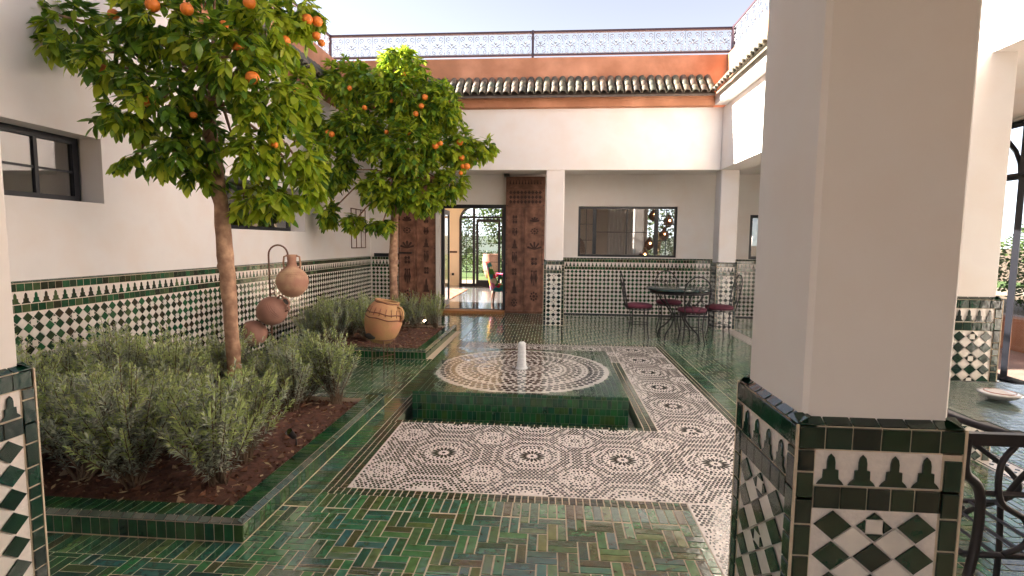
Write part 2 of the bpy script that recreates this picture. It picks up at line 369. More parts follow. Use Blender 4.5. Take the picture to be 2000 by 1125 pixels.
squares((-1.28, .87, 4.10, 4.155), .055); squares((.765, .87, 4.155, 6.365), .052); squares((-1.28, .87, 6.365, 6.50), .05)
squares((1.52, 1.60, .6, 7.64), .04); header((1.60, 1.75, .6, 7.64), 'y'); squares((-1.35, 1.52, 7.55, 7.64), .045)
basket((1.75, 2.98, .6, 7.64)); basket((3.22, 4.98, .6, 9.30)); basket((-1.35, 2.98, 7.64, 9.30))
basket((-1.35, 4.98, 9.345, 10.85)); basket((-3.88, -1.5, 4.5, 6.4)); basket((-3.88, -1.5, 8.5, 9.30)); basket((-3.88, -1.5, 9.345, 10.85)); basket((-3.88, -3.6, 6.4, 8.5))
basket((.80, 1.52, .6, 1.9))
for i in range(int(6.8 / .075)):                           # dotted white line across the far arcade
    x = -3.85 + i * .075
    if x > 2.9: break
    if -.2 < x < .25 or -1.52 < x < -1.36: continue
    emit(x, x + .045, 9.30, 9.345, (-4, 5, 9.3, 9.345), M['whitez']); emit(x + .045, x + .075, 9.30, 9.345, (-4, 5, 9.3, 9.345), M['squares'])
lay(floor, pieces, 'floor_tile', 300, 8, tilt=.009)

# mosaic carpet -------------------------------------------------
MR = [(-1.22, 1.52, 2.945, 4.10), (.87, 1.52, 4.10, 7.55), (-1.22, .87, 6.50, 7.55), (.80, 1.52, 1.9, 2.945)]
mb = MB()
for i, (a, b, c_, d) in enumerate(MR): mb.box(a + .002, b - .002, c_ + .002, d - .002, -.01, .0042)
mb.build('mosaic_ground', M['whitemos'], floor)
def ell(a, b, n=6): return [(a * math.cos(2 * PI * k / n) / 2, b * math.sin(2 * PI * k / n) / 2) for k in range(n)]
def rosette(cx, cy, big, z, keep, mt, t=.0018, s=1.0, out=None):
    rings = []
    if big:
        rings = [(.0, 1, .026, .026, 0), (.066, 16, .062, .0205, 0), (.106, 16, .013, .012, .5), (.124, 16, .012, .012, 0), (.143, 32, .021, .018, .5)]
    else:
        rings = [(.0, 1, .012, .012, 0), (.029, 10, .025, .010, 0), (.056, 10, .011, .010, .5), (.079, 20, .014, .012, 0)]
    for (r, n, a, b, ph) in rings:
        for i in range(n):
            t_ = 2 * PI * (i + ph) / n; x = cx + r * s * math.cos(t_); y = cy + r * s * math.sin(t_)
            if not keep(x, y): continue
            ux = Vector((math.cos(t_), math.sin(t_), 0)); uy = Vector((-math.sin(t_), math.cos(t_), 0))
            out.append((Vector((x, y, z)), ux, uy, ell(a * s, b * s), t, mt))
A = .628; BX, BY = -.745, 3.515
bigs = [(BX + i * A, BY + j * A) for i in range(-2, 5) for j in range(-4, 9)]
smalls = [(BX + (i + .5) * A, BY + (j + .5) * A) for i in range(-2, 5) for j in range(-4, 9)]
mp = []
def inmos(x, y, m_=.008): return any(a + m_ < x < b - m_ and c_ + m_ * (c_ != 4.10) < y < d - m_ for a, b, c_, d in MR)
for lst, big in ((bigs, 1), (smalls, 0)):
    for (cx, cy) in lst:
        def keep(x, y):
            if not inmos(x, y): return False
            u = ((x - BX) / A) % 1; v = ((y - BY) / A) % 1
            db = math.hypot(min(u, 1 - u), min(v, 1 - v)) * A; ds = math.hypot(abs(u - .5), abs(v - .5)) * A
            dd = math.hypot(x - cx, y - cy)
            if big: return dd < db + .001 and db - .295 < ds - .150 - .006
            return dd < ds + .001 and ds - .150 < db - .295 - .006
        rosette(cx, cy, big, .0042, keep, M['darkmos'], out=mp)
def oct8(dx, dy): return max(abs(dx), abs(dy), (abs(dx) + abs(dy)) * .7071)
hp = .0262; row = 0; yy = 1.92
while yy < 7.53:
    xx = -1.21 + (hp / 2 if row % 2 else 0)
    while xx < 1.51:
        if inmos(xx, yy, .010):
            fu = ((xx - BX) / A + .5) % 1 - .5; fv = ((yy - BY) / A + .5) % 1 - .5; db = math.hypot(fu, fv) * A
            gu = ((xx - BX) / A) % 1 - .5; gv = ((yy - BY) / A) % 1 - .5; dsm = math.hypot(gu, gv) * A
            if db > .156 and dsm > .097:
                ob = oct8(fu * A, fv * A); os_ = oct8(gu * A, gv * A)
                band = abs(ob - .190) < .0125 or abs(ob - .268) < .010 or abs(os_ - .118) < .010
                k = .40 if band else 1.0; a0 = R.uniform(-.1, .1) + (PI / 2 if row % 2 else 0)
                mp.append((Vector((xx + R.uniform(-.0012, .0012), yy + R.uniform(-.0012, .0012), .0042)), Vector((math.cos(a0), math.sin(a0), 0)), Vector((-math.sin(a0), math.cos(a0), 0)), ell(.0222 * k, .0182 * k), .0018, M['darkmos']))
        xx += hp
    yy += hp * .866; row += 1
lay(floor, mp, 'mosaic_tile', 250, 6.0, tilt=.003, bev=.0008, cheap=True)
# narrow mosaic strip along the right arcade
mb = MB(); mb.box(2.985, 3.215, .6, 9.29, -.01, .0042); mb.build('mosaic_ground', M['whitemos'], floor)
mp = []
for j in range(int(8.6 / .04)):
    for i, xx in enumerate((3.0, 3.05, 3.10, 3.15, 3.20)):
        if i in (0, 4) or (i + j) % 2 == 0: mp.append((Vector((xx, .62 + j * .04, .0042)), X, Y, dia(.034, .034) if 0 < i < 4 else rect(.012, .034), .0018, M['darkmos']))
lay(floor, mp, 'mosaic_tile', 0, tilt=.003, cheap=True)

# ================================================================ tiled dado engine
def merlon(w, h):
    a = w / 2; return [(-a, 0), (a, 0), (a * .84, h * .10), (a * .58, h * .20), (a * .56, h * .48), (a * .30, h * .50), (a * .30, h * .74), (a * .22, h * .90), (0, h), (-a * .22, h * .90), (-a * .30, h * .74), (-a * .30, h * .50), (-a * .56, h * .48), (-a * .58, h * .20), (-a * .84, h * .10)]
def dado_panel(o, ux, length, ztop, mode, out, strips=0.0, sl=True, sr=True, zbot=0.0, sq=.062, mer=.094, pitch=None, hole=None):
    """o: start point on the face at z=0; ux: unit along the face; the normal is ux x Z."""
    n = ux.cross(Z); T = .005
    def put(x, z, poly, mt, t=T):
        c = o + ux * x + Z * z
        out.append((Vector(c), ux, Z, poly, t, mt))
    # NB ux x uy = ux x Z = n
    dk = M['dark'] if mode == 'pillar' else M['wallgreen']
    a0 = strips if sl else 0; a1 = length - (strips if sr else 0)
    if strips:
        for side in ((a0 / 2,) if sl else ()) + ((length - strips / 2,) if sr else ()):
            z = zbot + .004
            while z < ztop - sq - .01:
                h = R.choice((.045, .07, .085, .085)); h = min(h, ztop - sq - z)
                if h > .02: put(side, z + h / 2, rect(strips - .008, h - .006), dk)
                z += h
    x = 0.002
    while x < length - .012:       # top row
        w = min(R.uniform(.92, 1.05) * sq * (1.1 if mode == 'pillar' else 1), length - x); put(x + w / 2, ztop - sq / 2, rect(w - .005, sq - .006), dk); x += w
    w_in = a1 - a0
    nm = 4 if mode == 'pillar' and length < .6 else max(1, round(w_in / .0775))
    pm = w_in / nm; zb = ztop - sq - mer
    for i in range(nm): put(a0 + pm * (i + .5), zb + .004, merlon(pm * .86, mer * .86), dk)
    x = a0
    while x < a1 - .012:
        w = min(R.uniform(.92, 1.05) * sq, a1 - x)
        if a1 - x - w < .015: w = a1 - x
        put(x + w / 2, zb - sq / 2, rect(w - .005, sq - .006), dk); x += w
    z1 = zb - sq; H = z1 - zbot
    if mode == 'pillar' and length < .6: nc = max(1, round(w_in / .09)); px_ = w_in / nc
    else: nc = round(w_in / (pitch or .083)); px_ = w_in / nc
    if nc == 4: nc = 3; px_ = w_in / 3
    nr = max(1, round(H / .080)); pz = H / nr
    def okc(x, z): return hole is None or not hole(x, z)
    for i in range(nc):
        for j in range(nr):
            cx = a0 + px_ * (i + .5); cz = z1 - pz * (j + .5)
            if not okc(cx, cz): continue
            if mode == 'pillar' and i % 2 == 1 and j % 2 == 0:
                # white square set in the dark diamond: four dark points and the square
                put(cx, cz, rect(px_ * .40, pz * .46), M['whitez'], .0025)
                for sx, sz in ((1, 0), (-1, 0), (0, 1), (0, -1)):
                    if sx: put(cx + sx * px_ * .225, cz, [(0, -pz * .2), (sx * px_ * .2, 0), (0, pz * .2)] if sx > 0 else [(0, pz * .2), (-px_ * .2, 0), (0, -pz * .2)], dk)
                    else: put(cx, cz + sz * pz * .255, [(-px_ * .2, 0), (px_ * .2, 0), (0, sz * pz * .2)] if sz > 0 else [(px_ * .2, 0), (-px_ * .2, 0), (0, -pz * .2)], dk)
            else: put(cx, cz, dia(px_ * .90, pz * .93), dk)
    for i in range(1, nc):
        for j in range(1, nr):
            cx = a0 + px_ * i; cz = z1 - pz * j
            if not okc(cx, cz): continue
            if mode == 'wall' and i % 2 == 1 and j % 2 == 1:
                put(cx, cz, rect(px_ * .50, pz * .50), M['whitez'])
                for sx, sz in ((1, 0), (-1, 0), (0, 1), (0, -1)):
                    if sx: put(cx + sx * px_ * .30, cz, [(0, -pz * .13), (sx * px_ * .16, 0), (0, pz * .13)] if sx > 0 else [(0, pz * .13), (-px_ * .16, 0), (0, -pz * .13)], dk)
                    else: put(cx, cz + sz * pz * .30, [(-px_ * .13, 0), (px_ * .13, 0), (0, pz * .16)] if sz > 0 else [(px_ * .13, 0), (-px_ * .13, 0), (0, -pz * .16)], dk)
            else: put(cx, cz, dia(px_ * .93, pz * .95), M['whitez'], T * .7)
def cap_row(pieces_, a, b, n, z, depth=.035, w=.07, mt=None, rise=.022):
    """bevelled row of tiles on top of a dado; a->b along the face, n outward."""
    d = (b - a); L = d.length; d = d / L; k = max(1, round(L / w)); s = L / k
    up = (Z * rise - n * depth).normalized(); hh = math.hypot(rise, depth)
    for i in range(k):
        c = a + d * (s * (i + .5)) + Z * (z + rise / 2) - n * (depth / 2)
        pieces_.append((c, d, up, rect(s - .004, hh - .002), .003, mt or M['dark']))

# ================================================================ pillars
def pillar(x0, x1, y0, y1, zd, ztop, label, faces='SWEN', ext=.022, group=None, strips=.047, maxn=120):
    root = thing('pillar', label, 'pillar', ((x0 + x1) / 2, (y0 + y1) / 2, 0), group=group)
    e = ext
    mb = MB()
    # plaster shaft with slightly soft corners
    q = .012; pts = [(x0 + e + q, y0 + e), (x1 - e - q, y0 + e), (x1 - e, y0 + e + q), (x1 - e, y1 - e - q), (x1 - e - q, y1 - e), (x0 + e + q, y1 - e), (x0 + e, y1 - e - q), (x0 + e, y0 + e + q)]
    vs = [(x, y, zd - .02) for x, y in pts] + [(x, y, ztop) for x, y in pts]
    mb.add(vs, [(i, (i + 1) % 8, 8 + (i + 1) % 8, 8 + i) for i in range(8)] + [tuple(range(7, -1, -1)), tuple(range(8, 16))])
    mb.build('shaft', M['plaster'], root)
    d = boxo('dado', (x0 + .004, x1 - .004, y0 + .004, y1 - .004, 0, zd), M['whitemos'], root)
    mb = MB()
    for (cx, cy) in ((x0, y0), (x1, y0), (x0, y1), (x1, y1)):
        mb.box(cx - .004 if cx == x0 else cx - .002, cx + .002 if cx == x0 else cx + .004, cy - .004 if cy == y0 else cy - .002, cy + .002 if cy == y0 else cy + .004, 0, zd + .002)
    mb.build('grout_edge', M['grout'], d)
    # grout backing behind strips and bands
    mb = MB()
    sq, mer = .062, .094
    mb.box(x0 + .002, x1 - .002, y0 + .002, y1 - .002, zd - sq - .002, zd + .001); mb.box(x0 + .002, x1 - .002, y0 + .002, y1 - .002, zd - 2 * sq - mer, zd - sq - mer)
    for (cx, cy) in ((x0, y0), (x1, y0), (x0, y1), (x1, y1)):
        mb.box(cx + .002 if cx == x0 else cx - strips, cx + strips if cx == x0 else cx - .002, cy + .002 if cy == y0 else cy - strips, cy + strips if cy == y0 else cy - .002, 0, zd)
    mb.build('grout_bed', M['grout'], d)
    ps = []
    W, D = x1 - x0, y1 - y0
    if 'S' in faces: dado_panel(Vector((x0, y0 + .001, 0)), X, W, zd, 'pillar', ps, strips)
    if 'W' in faces: dado_panel(Vector((x0 + .001, y1, 0)), -Y, D, zd, 'pillar', ps, strips)
    if 'E' in faces: dado_panel(Vector((x1 - .001, y0, 0)), Y, D, zd, 'pillar', ps, strips)
    if 'N' in faces: dado_panel(Vector((x1, y1 - .001, 0)), -X, W, zd, 'pillar', ps, strips)
    cap_row(ps, Vector((x0, y0, 0)), Vector((x1, y0, 0)), -Y, zd); cap_row(ps, Vector((x0, y1, 0)), Vector((x0, y0, 0)), -X, zd)
    cap_row(ps, Vector((x1, y0, 0)), Vector((x1, y1, 0)), X, zd); cap_row(ps, Vector((x1, y1, 0)), Vector((x0, y1, 0)), Y, zd)
    lay(d, ps, 'tile', maxn, 6.5, tilt=.008)
    return root
pillar(.63, 1.03, 1.33, 1.75, 1.045, 2.80, 'large plain plaster pillar nearest the camera at right, on a green and white tiled foot', maxn=260)
pillar(-2.20, -1.795, 1.23, 1.635, 1.045, 2.80, 'cream pillar cut off by the left edge of the view, with a blue-capped tiled foot', maxn=200)
pillar(-.148, .222, 9.35, 9.72, 1.165, 2.80, 'slim white pillar beside the carved door leaf, at the middle of the far arcade', group=None)
pillar(2.89, 3.24, 9.35, 9.72, 1.165, 2.80, 'white corner pillar behind the round table with burgundy seats', faces='SWE')
pillar(2.72, 3.075, 3.76, 4.12, 1.14, 2.80, 'pink-lit pillar seen past the nearest pillar, behind the table with the ashtray')

# ================================================================ LEFT BUILDING
XL = -3.9
lb = thing('courtyard_wing', 'long left wing with white plaster wall, two deep windows and a tiled dado', 'building', (XL, 4, 0))
WIN = [(1.9, 4.27, 1.80, 2.35), (5.85, 7.95, 1.63, 2.26)]
def wall_holes(mb, plane, a0, a1, z0, z1, holes, thick, sgn):
    """a wall in plane x=plane, spanning y a0..a1, with rectangular holes, boxes butted."""
    def bx(ya, yb, za, zb):
        if yb - ya < 1e-4 or zb - za < 1e-4: return
        mb.box(min(plane, plane + sgn * thick), max(plane, plane + sgn * thick), ya, yb, za, zb)
    y = a0
    for (h0, h1, w0, w1) in sorted(holes):
        bx(y, h0, z0, z1); bx(h0, h1, z0, w0); bx(h0, h1, w1, z1); y = h1
    bx(y, a1, z0, z1)
mb = MB(); wall_holes(mb, XL, -3.5, 10.9, 0, 3.86, WIN, .35, -1); mb.build('wall', M['plaster'], lb)
# room behind the windows
mb = MB(); mb.box(-7.6, -7.5, -3.5, 10.9, 0, 2.9); mb.box(-7.5, XL - .36, -3.5, 10.9, 2.9, 2.95); mb.box(-7.5, XL - .36, -3.5, 10.9, -.02, 0.02); mb.box(-7.5, XL - .36, -3.5, -3.4, 0, 2.9); mb.box(-7.5, XL - .36, 10.8, 10.9, 0, 2.9)
mb.box(-7.5, XL - .36, 4.9, 5.0, .02, 2.9)
mb.build('room_shell', M['plaster_in'], lb)
boxo('roof', (-7.6, -4.02, -3.5, 13, 3.9, 4.2), M['terracotta'], lb)
def steel_window(parent, plane, axis, a0, a1, z0, z1, vbars, hbars, fw=.05, th=.05, glass=None, out=1):
    """frame with sash bars; axis 'y' = the window lies in plane x=plane."""
    def bx(mb, a, b, c, d, dp=0.0):
        p0, p1 = plane - th / 2 + dp, plane + th / 2 - dp
        if axis == 'y': mb.box(p0, p1, a, b, c, d)
        else: mb.box(a, b, p0, p1, c, d)
    mb = MB(); bx(mb, a0, a1, z0, z0 + fw); bx(mb, a0, a1, z1 - fw, z1); bx(mb, a0, a0 + fw, z0 + fw, z1 - fw); bx(mb, a1 - fw, a1, z0 + fw, z1 - fw)
    w = mb.build('window', M['steel'], parent)
    for (v, t, s0, s1) in vbars:
        m1 = MB(); bx(m1, v - t / 2, v + t / 2, s0, s1, .006); m1.build('glazing_bar', M['steel'], w)
    for (h, t, s0, s1) in hbars:
        m1 = MB(); bx(m1, s0, s1, h - t / 2, h + t / 2, .012); m1.build('glazing_bar', M['steel'], w)
    m1 = MB(); bx(m1, a0 + fw * .6, a1 - fw * .6, z0 + fw * .6, z1 - fw * .6, th / 2 - .003); m1.build('pane', glass or M['glass'], w)
    return w
steel_window(lb, -4.12, 'y', 1.92, 4.25, 1.80, 2.35, [(3.88, .03, 1.85, 2.30), (3.2, .05, 1.85, 2.3)], [(2.06, .018, 1.97, 4.2)], fw=.055, glass=M['glassm'])
steel_window(lb, -4.12, 'y', 5.87, 7.87, 1.63, 2.20, [(7.35, .03, 1.68, 2.15)], [], fw=.055, glass=M['glassm'])
boxo('wall', (-4.25, -3.9, 7.875, 7.95, 2.2605, 2.262), M['plaster'], lb)
# dado on the left wall
ZT = 1.165
d = boxo('dado', (XL, XL + .02, .6, 10.88, 0, ZT), M['whitemos'], lb)
mb = MB(); mb.box(XL + .0, XL + .0215, .6, 10.86, ZT - .062, ZT + .001); mb.box(XL, XL + .0215, .6, 10.86, ZT - 2 * .062 - .094, ZT - .062 - .094); mb.build('grout_bed', M['grout'], d)
ps = []
dado_panel(Vector((XL + .0205, 1.0, 0)), Y, 9.84, ZT, 'wall', ps, zbot=.06)
cap_row(ps, Vector((XL + .022, 1.0, 0)), Vector((XL + .022, 10.84, 0)), X, ZT, depth=.022, rise=.014, mt=M['nosing'])
lay(d, ps, 'tile', 300, 6.5, tilt=.008)
boxo('skirting', (XL, XL + .035, .6, 10.86, 0, .05), M['steel'], lb)

# ---- cornice band, eave tiles, parapet; along any of the three sides
def barrel(w, L, k=.9, n=7):
    vs = []; fs = []
    for (y, s, dz) in ((0, 1.0, 0), (L, .86, .012)):
        for r_ in (1.0, .80):
            for i in range(n):
                t = PI * i / (n - 1); vs.append((math.cos(t) * w / 2 * s * r_, y, math.sin(t) * w * .48 * s * r_ + dz))
    for i in range(n - 1):
        fs.append((i, i + 1, 2 * n + i + 1, 2 * n + i)); fs.append((n + i, 3 * n + i, 3 * n + i + 1, n + i + 1)); fs.append((i, n + i, n + i + 1, i + 1))
    fs.append((0, 2 * n, 3 * n, n)); fs.append((n - 1, 2 * n - 1, 4 * n - 1, 3 * n - 1))
    me = bpy.data.meshes.new('roof_tile'); me.from_pydata(vs, [], fs); me.materials.append(M['rooft'])
    me.polygons.foreach_set('use_smooth', [k_ % 3 != 2 for k_ in range(len(fs))]); return me, vs, fs
BT, BV, BF = barrel(.130, .17)
PT, PVs, PF = barrel(.10, .17)
def eave(parent, edge0, along, inward, length, zedge, rise=.26, run=.42, pitch=.137, maxn=150, lab=None, visible=None):
    """edge0: start of the lower edge; tiles climb along 'inward'."""
    e = MB(); a = edge0; b = edge0 + along * length
    up = (inward * run + Z * rise).normalized(); nrm = along.cross(up).normalized()
    if nrm.z < 0: nrm = -nrm
    q = [a + inward * .03 + Z * -.015, b + inward * .03 + Z * -.015, b + inward * run + Z * (rise - .015), a + inward * run + Z * (rise - .015)]
    q2 = [p - Z * .035 for p in q]
    e.add(q + q2, [(0, 1, 2, 3), (7, 6, 5, 4), (0, 4, 5, 1), (1, 5, 6, 2), (2, 6, 7, 3), (3, 7, 4, 0)])
    ev = e.build('eave', M['rooft'], parent, label=lab)
    slope = math.hypot(run, rise); nrow = 3; step = slope / nrow
    n = int(length / pitch); st = MB(); cand = []
    for i in range(n + 1):
        for j in range(nrow):
            c = edge0 + along * (pitch * (i + .25) + R.uniform(-.004, .004)) + up * (step * j + R.uniform(-.006, .006)) + nrm * (.006 * j + R.uniform(0, .004))
            cand.append((px_size(c, .02, -cf), c, R.gauss(0, .02)))
    # pan tiles between the covers (stuff) and small end lips
    cand.sort(key=lambda t: -t[0]); off = OFF[ev]
    for k, (s, c, rot) in enumerate(cand):
        ux = along; uy = up; nn = ux.cross(uy)
        if nn.z < 0: ux = -along; nn = ux.cross(uy)
        mm = Matrix.Identity(4)
        for q_ in range(3): mm[q_][0] = ux[q_]; mm[q_][1] = uy[q_]; mm[q_][2] = nn[q_]; mm[q_][3] = c[q_]
        mm = mm @ Matrix.Rotation(rot, 4, 'Z')
        if k < maxn and s > 3:
            o = bpy.data.objects.new('roof_tile', BT); link(o, ev); mm2 = Matrix.Translation(-off) @ mm; o.matrix_basis = mm2
        else: st.add([mm @ Vector(v) for v in BV], BF, R.random(), 0, True)
    if st.v: st.build('roof_tile', M['rooft'], ev, 'stuff')
    return ev
# left: band, eave, parapet
boxo('cornice', (XL - .2, -3.72, -3.5, 9.20, 3.862, 4.0), M['terracotta'], lb)
eave(lb, Vector((-3.60, -3.0, 4.0)), Y, -X, 12.0, 4.0, rise=.32, run=.33, maxn=60, lab='tiled eave of the left wing')
boxo('parapet', (-4.25, -3.93, -3.5, 9.36, 4.0, 4.72), M['terracotta'], lb)

# ================================================================ BACK BUILDING
YB = 10.88; YP = 9.35
bb = thing('courtyard_wing', 'far wing facing the camera, with a terracotta parapet, tiled eave and shaded arcade', 'building', (0, YB, 0))
DX0, DX1 = -2.35, -.975
mb = MB()
def bwall(a, b, z0, z1): mb.box(a, b, YB, YB + .24, z0, z1)
bwall(-4.25, DX0, 0, 2.9); bwall(DX0, DX1, 2.28, 2.9); bwall(DX1, .53, 0, 2.9); bwall(.53, 2.54, 0, 1.215); bwall(.53, 2.54, 2.255, 2.9); bwall(2.54, 3.98, 0, 2.9); bwall(3.98, 4.9, 0, 1.2); bwall(3.98, 4.9, 2.1, 2.9); bwall(4.9, 5.2, 0, 2.9)
mb.build('wall', M['plaster'], bb)
mb = MB(); mb.box(-3.9, 2.88, YP + .002, YP + .36, 2.785, 3.84); mb.build('beam', M['plaster'], bb)
mb = MB(); mb.box(-3.9, 5.2, YP + .362, YB, 2.9, 3.1); mb.build('arcade_ceiling', M['plaster'], bb)
mb = MB(); mb.box(-4.24, 5.2, YP + .8, 17.4, 3.9, 4.2); mb.build('roof', M['terracotta'], bb)
boxo('cornice', (-3.719, 2.70, YP - .13, YP + .3, 3.842, 4.005), M['terracotta'], bb)
eave(bb, Vector((-3.60, 9.01, 4.0)), X, Y, 6.25, 4.0, rise=.32, run=.36, maxn=150, lab='eave of mottled barrel tiles over the far arcade')
boxo('parapet', (-3.92, 2.92, 9.37, 9.62, 4.006, 4.72), M['terracotta'], bb)
# window in the far arcade
w = steel_window(bb, YB + .06, 'x', .532, 2.538, 1.217, 2.253, [(.87, .075, 1.27, 2.2), (2.13, .085, 1.27, 2.2), (.70, .014, 1.27, 2.2), (2.33, .014, 1.27, 2.2), (1.53, .02, 1.27, 2.2)], [(1.73, .014, .905, 2.09), (1.89, .012, .58, .835), (1.56, .012, .58, .835), (1.89, .012, 2.17, 2.49), (1.56, .012, 2.17, 2.49)], fw=.045, glass=M['glassb'])
steel_window(bb, YB + .06, 'x', 3.982, 4.898, 1.202, 2.098, [(4.4, .05, 1.25, 2.05)], [], fw=.06, glass=M['glassm'])
# dado on the far wall
for (a, b) in ((.222 - .37 - .0, 5.0),):
    d = boxo('dado', (-.13, 4.98, YB - .02, YB, 0, ZT), M['whitemos'], bb)
    mb = MB(); mb.box(-.13, 4.98, YB - .0215, YB, ZT - .062, ZT + .001); mb.box(-.13, 4.98, YB - .0215, YB, ZT - .218, ZT - .156); mb.build('grout_bed', M['grout'], d)
    ps = []; dado_panel(Vector((-.12, YB - .0205, 0)), X, 5.09, ZT, 'wall', ps, zbot=.03)
    cap_row(ps, Vector((-.12, YB - .022, 0)), Vector((4.97, YB - .022, 0)), -Y, ZT, depth=.022, rise=.03, mt=M['nosing'])
    lay(d, ps, 'tile', 300, 5.5, tilt=.008)
d = boxo('dado', (-3.86, -3.20, YB - .02, YB, 0, ZT), M['whitemos'], bb)
ps = []; dado_panel(Vector((-3.86, YB - .0205, 0)), X, .66, ZT, 'wall', ps, zbot=.03); lay(d, ps, 'tile', 60, 5.5, tilt=.008)
boxo('ledge', (-3.80, -3.20, YB - .05, YB - .003, ZT + .001, ZT + .075), M['steel'], bb, label='black ledge on top of the dado left of the door')
boxo('skirting', (-.13, 4.98, YB - .032, YB, 0, .028), M['steel'], bb)
# steel door frame
fr = MB(); fr.box(DX0 + .002, DX0 + .07, YB - .02, YB + .05, .06, 2.278); fr.box(DX1 - .05, DX1 - .002, YB - .02, YB + .05, .06, 2.278); fr.box(DX0 + .07, DX1 - .05, YB - .02, YB + .05, 2.20, 2.278)
f_ = fr.build('door_frame', M['steel'], bb)
boxo('threshold', (DX0 - .02, DX1 + .0, YB - .27, YB - .001, 0.004, .065), M['sill'], bb)
boxo('jamb', (DX0 - .085, DX0 - .001, YB - .16, YB - .022, .066, 2.30), M['white'], bb, label='white jamb left of the open doorway')
# open steel leaves inside the doorway
for (xa, nm) in ((DX0 - .05, 'left'), (DX1 - .085, 'right')):
    mb = MB(); xa2 = xa + .035
    mb.box(xa, xa2, YB + .26, YB + .98, .07, .18); mb.box(xa, xa2, YB + .26, YB + .98, 2.1, 2.2); mb.box(xa, xa2, YB + .26, YB + .33, .18, 2.1); mb.box(xa, xa2, YB + .91, YB + .98, .18, 2.1)
    lf = mb.build('steel_door_leaf', M['steel'], bb)
    mb = MB(); mb.tube([(xa - .03 if nm == 'right' else xa2 + .03, YB + .33, 1.1), (xa - .03 if nm == 'right' else xa2 + .03, YB + .45, 1.1)], .01); mb.build('handle', M['tv'], lf)
    mb = MB(); mb.box(xa + .015, xa + .02, YB + .33, YB + .91, .18, 2.1); mb.build('pane', M['glass'], lf)

# interior of the hall ---------------------------------------------------
HY = 17.05; HZ = .05
hs = MB(); hs.box(-4.2, -.25, YB + .24, HY, HZ - .04, HZ)
hall_floor = hs.build('hall_floor', M['intfloor'], kind='structure')
mb = MB(); mb.box(-4.25, -.1, YB + .24, HY + .2, 3.0, 3.1); mb.box(-.25, -.1, YB + .24, HY, 0, 3.0)
# unseen left wall, wide opening added to let sun brighten the hall
mb.box(-4.3, -4.2, YB + .24, 12.6, 0, 3.0); mb.box(-4.3, -4.2, 12.6, 16.4, 0, .5); mb.box(-4.3, -4.2, 12.6, 16.4, 2.8, 3.0); mb.box(-4.3, -4.2, 16.4, HY, 0, 3.0)
# far wall with arched opening x -3.05..-1.15
AX0, AX1, AZ = -3.07, -1.10, 2.70
mb.box(-4.2, AX0, HY, HY + .2, 0, 3.0); mb.box(AX1, -.25, HY, HY + .2, 0, 3.0); mb.box(AX0, AX1, HY, HY + .2, AZ, 3.0)
pts = [(AX0 + .45 * (1 - math.cos(t)), AZ - .45 * (1 - math.sin(t))) for t in [PI / 2 * k / 8 for k in range(9)]]
for s in (0, 1):
    pp = [(x if s == 0 else AX0 + AX1 - x, z) for x, z in pts] + [((AX0 if s == 0 else AX1) , AZ)]
    vs = [(x, HY, z) for x, z in pp] + [(x, HY + .2, z) for x, z in pp]; n = len(pp)
    mb.add(vs, [tuple(range(n)), tuple(range(2 * n - 1, n - 1, -1))] + [(i, (i + 1) % n, n + (i + 1) % n, n + i) for i in range(n)])
mb.build('hall_wall', M['plaster_in'], bb)
# arched steel glazing at the far end of the hall
gl = MB()
arc = [(AX0, .06), (AX0, AZ - .45)] + pts[1:] ; arc = [(x, z) for x, z in arc]
full = arc + [(AX0 + AX1 - x, z) for x, z in reversed(arc)]
for i in range(len(full) - 1): gl.tube([(full[i][0] + (.04 if full[i][0] < -2 else -.04), HY - .02, full[i][1] - (.04 if i > 1 else 0)), (full[i + 1][0] + (.04 if full[i + 1][0] < -2 else -.04), HY - .02, full[i + 1][1] - (.04 if i > 0 and i < len(full) - 2 else 0))], .045, 4)
gl.box(AX0, AX1, HY - .06, HY + .01, .05, .12)
gw = gl.build('garden_door', M['steel'], bb, label='arched steel garden door at the far end of the hall')
for (b) in ((-2.62, -2.54, .1, 2.6), (-1.66, -1.58, .1, 2.66)): boxo('mullion', (b[0], b[1], HY - .07, HY - .0, b[2], b[3]), M['steel'], gw)
boxo('transom', (AX0 + .05, AX1 - .05, HY - .065, HY - .01, 2.27, 2.34), M['steel'], gw)
mb = MB(); mb.box(-2.50, -2.42, HY - .1, HY - .075, .12, 2.25); mb.box(-1.78, -1.70, HY - .1, HY - .075, .12, 2.25); mb.box(-2.42, -1.78, HY - .1, HY - .075, 2.15, 2.25); mb.box(-2.42, -1.78, HY - .1, HY - .075, .12, .24)
lf = mb.build('door_leaf', M['steel'], gw)
for k in range(6): boxo('glazing_bar', (-2.42, -1.78, HY - .09, HY - .08, .24 + (k + 1) * .30 - .008, .24 + (k + 1) * .30 + .008), M['steel'], gw)
for k in range(10): boxo('glazing_bar', (-3.02, -2.62, HY - .05, HY - .035, .12 + (k + 1) * .205 - .007, .12 + (k + 1) * .205 + .007), M['steel'], gw)
boxo('glazing_bar', (-2.835, -2.82, HY - .055, HY - .03, .12, 2.27), M['steel'], gw)
boxo('pane', (-3.02, -1.14, HY - .033, HY - .03, .12, 2.25), M['glass'], gw)
boxo('switch_plate', (-3.42, -3.15, HY - .02, HY - .001, 1.13, 1.19), M['wood2'], bb); boxo('wall_socket', (-3.33, -3.25, HY - .02, HY - .001, .38, .46), M['black'], bb)
mb = MB(); mb.box(-4.0, -2.55, 11.5, 15.6, HZ + .002, HZ + .014); rg = mb.build('rug', M['rug']); rg['label'] = 'reddish patterned rug on the hall floor just inside the doorway'; rg['category'] = 'rug'
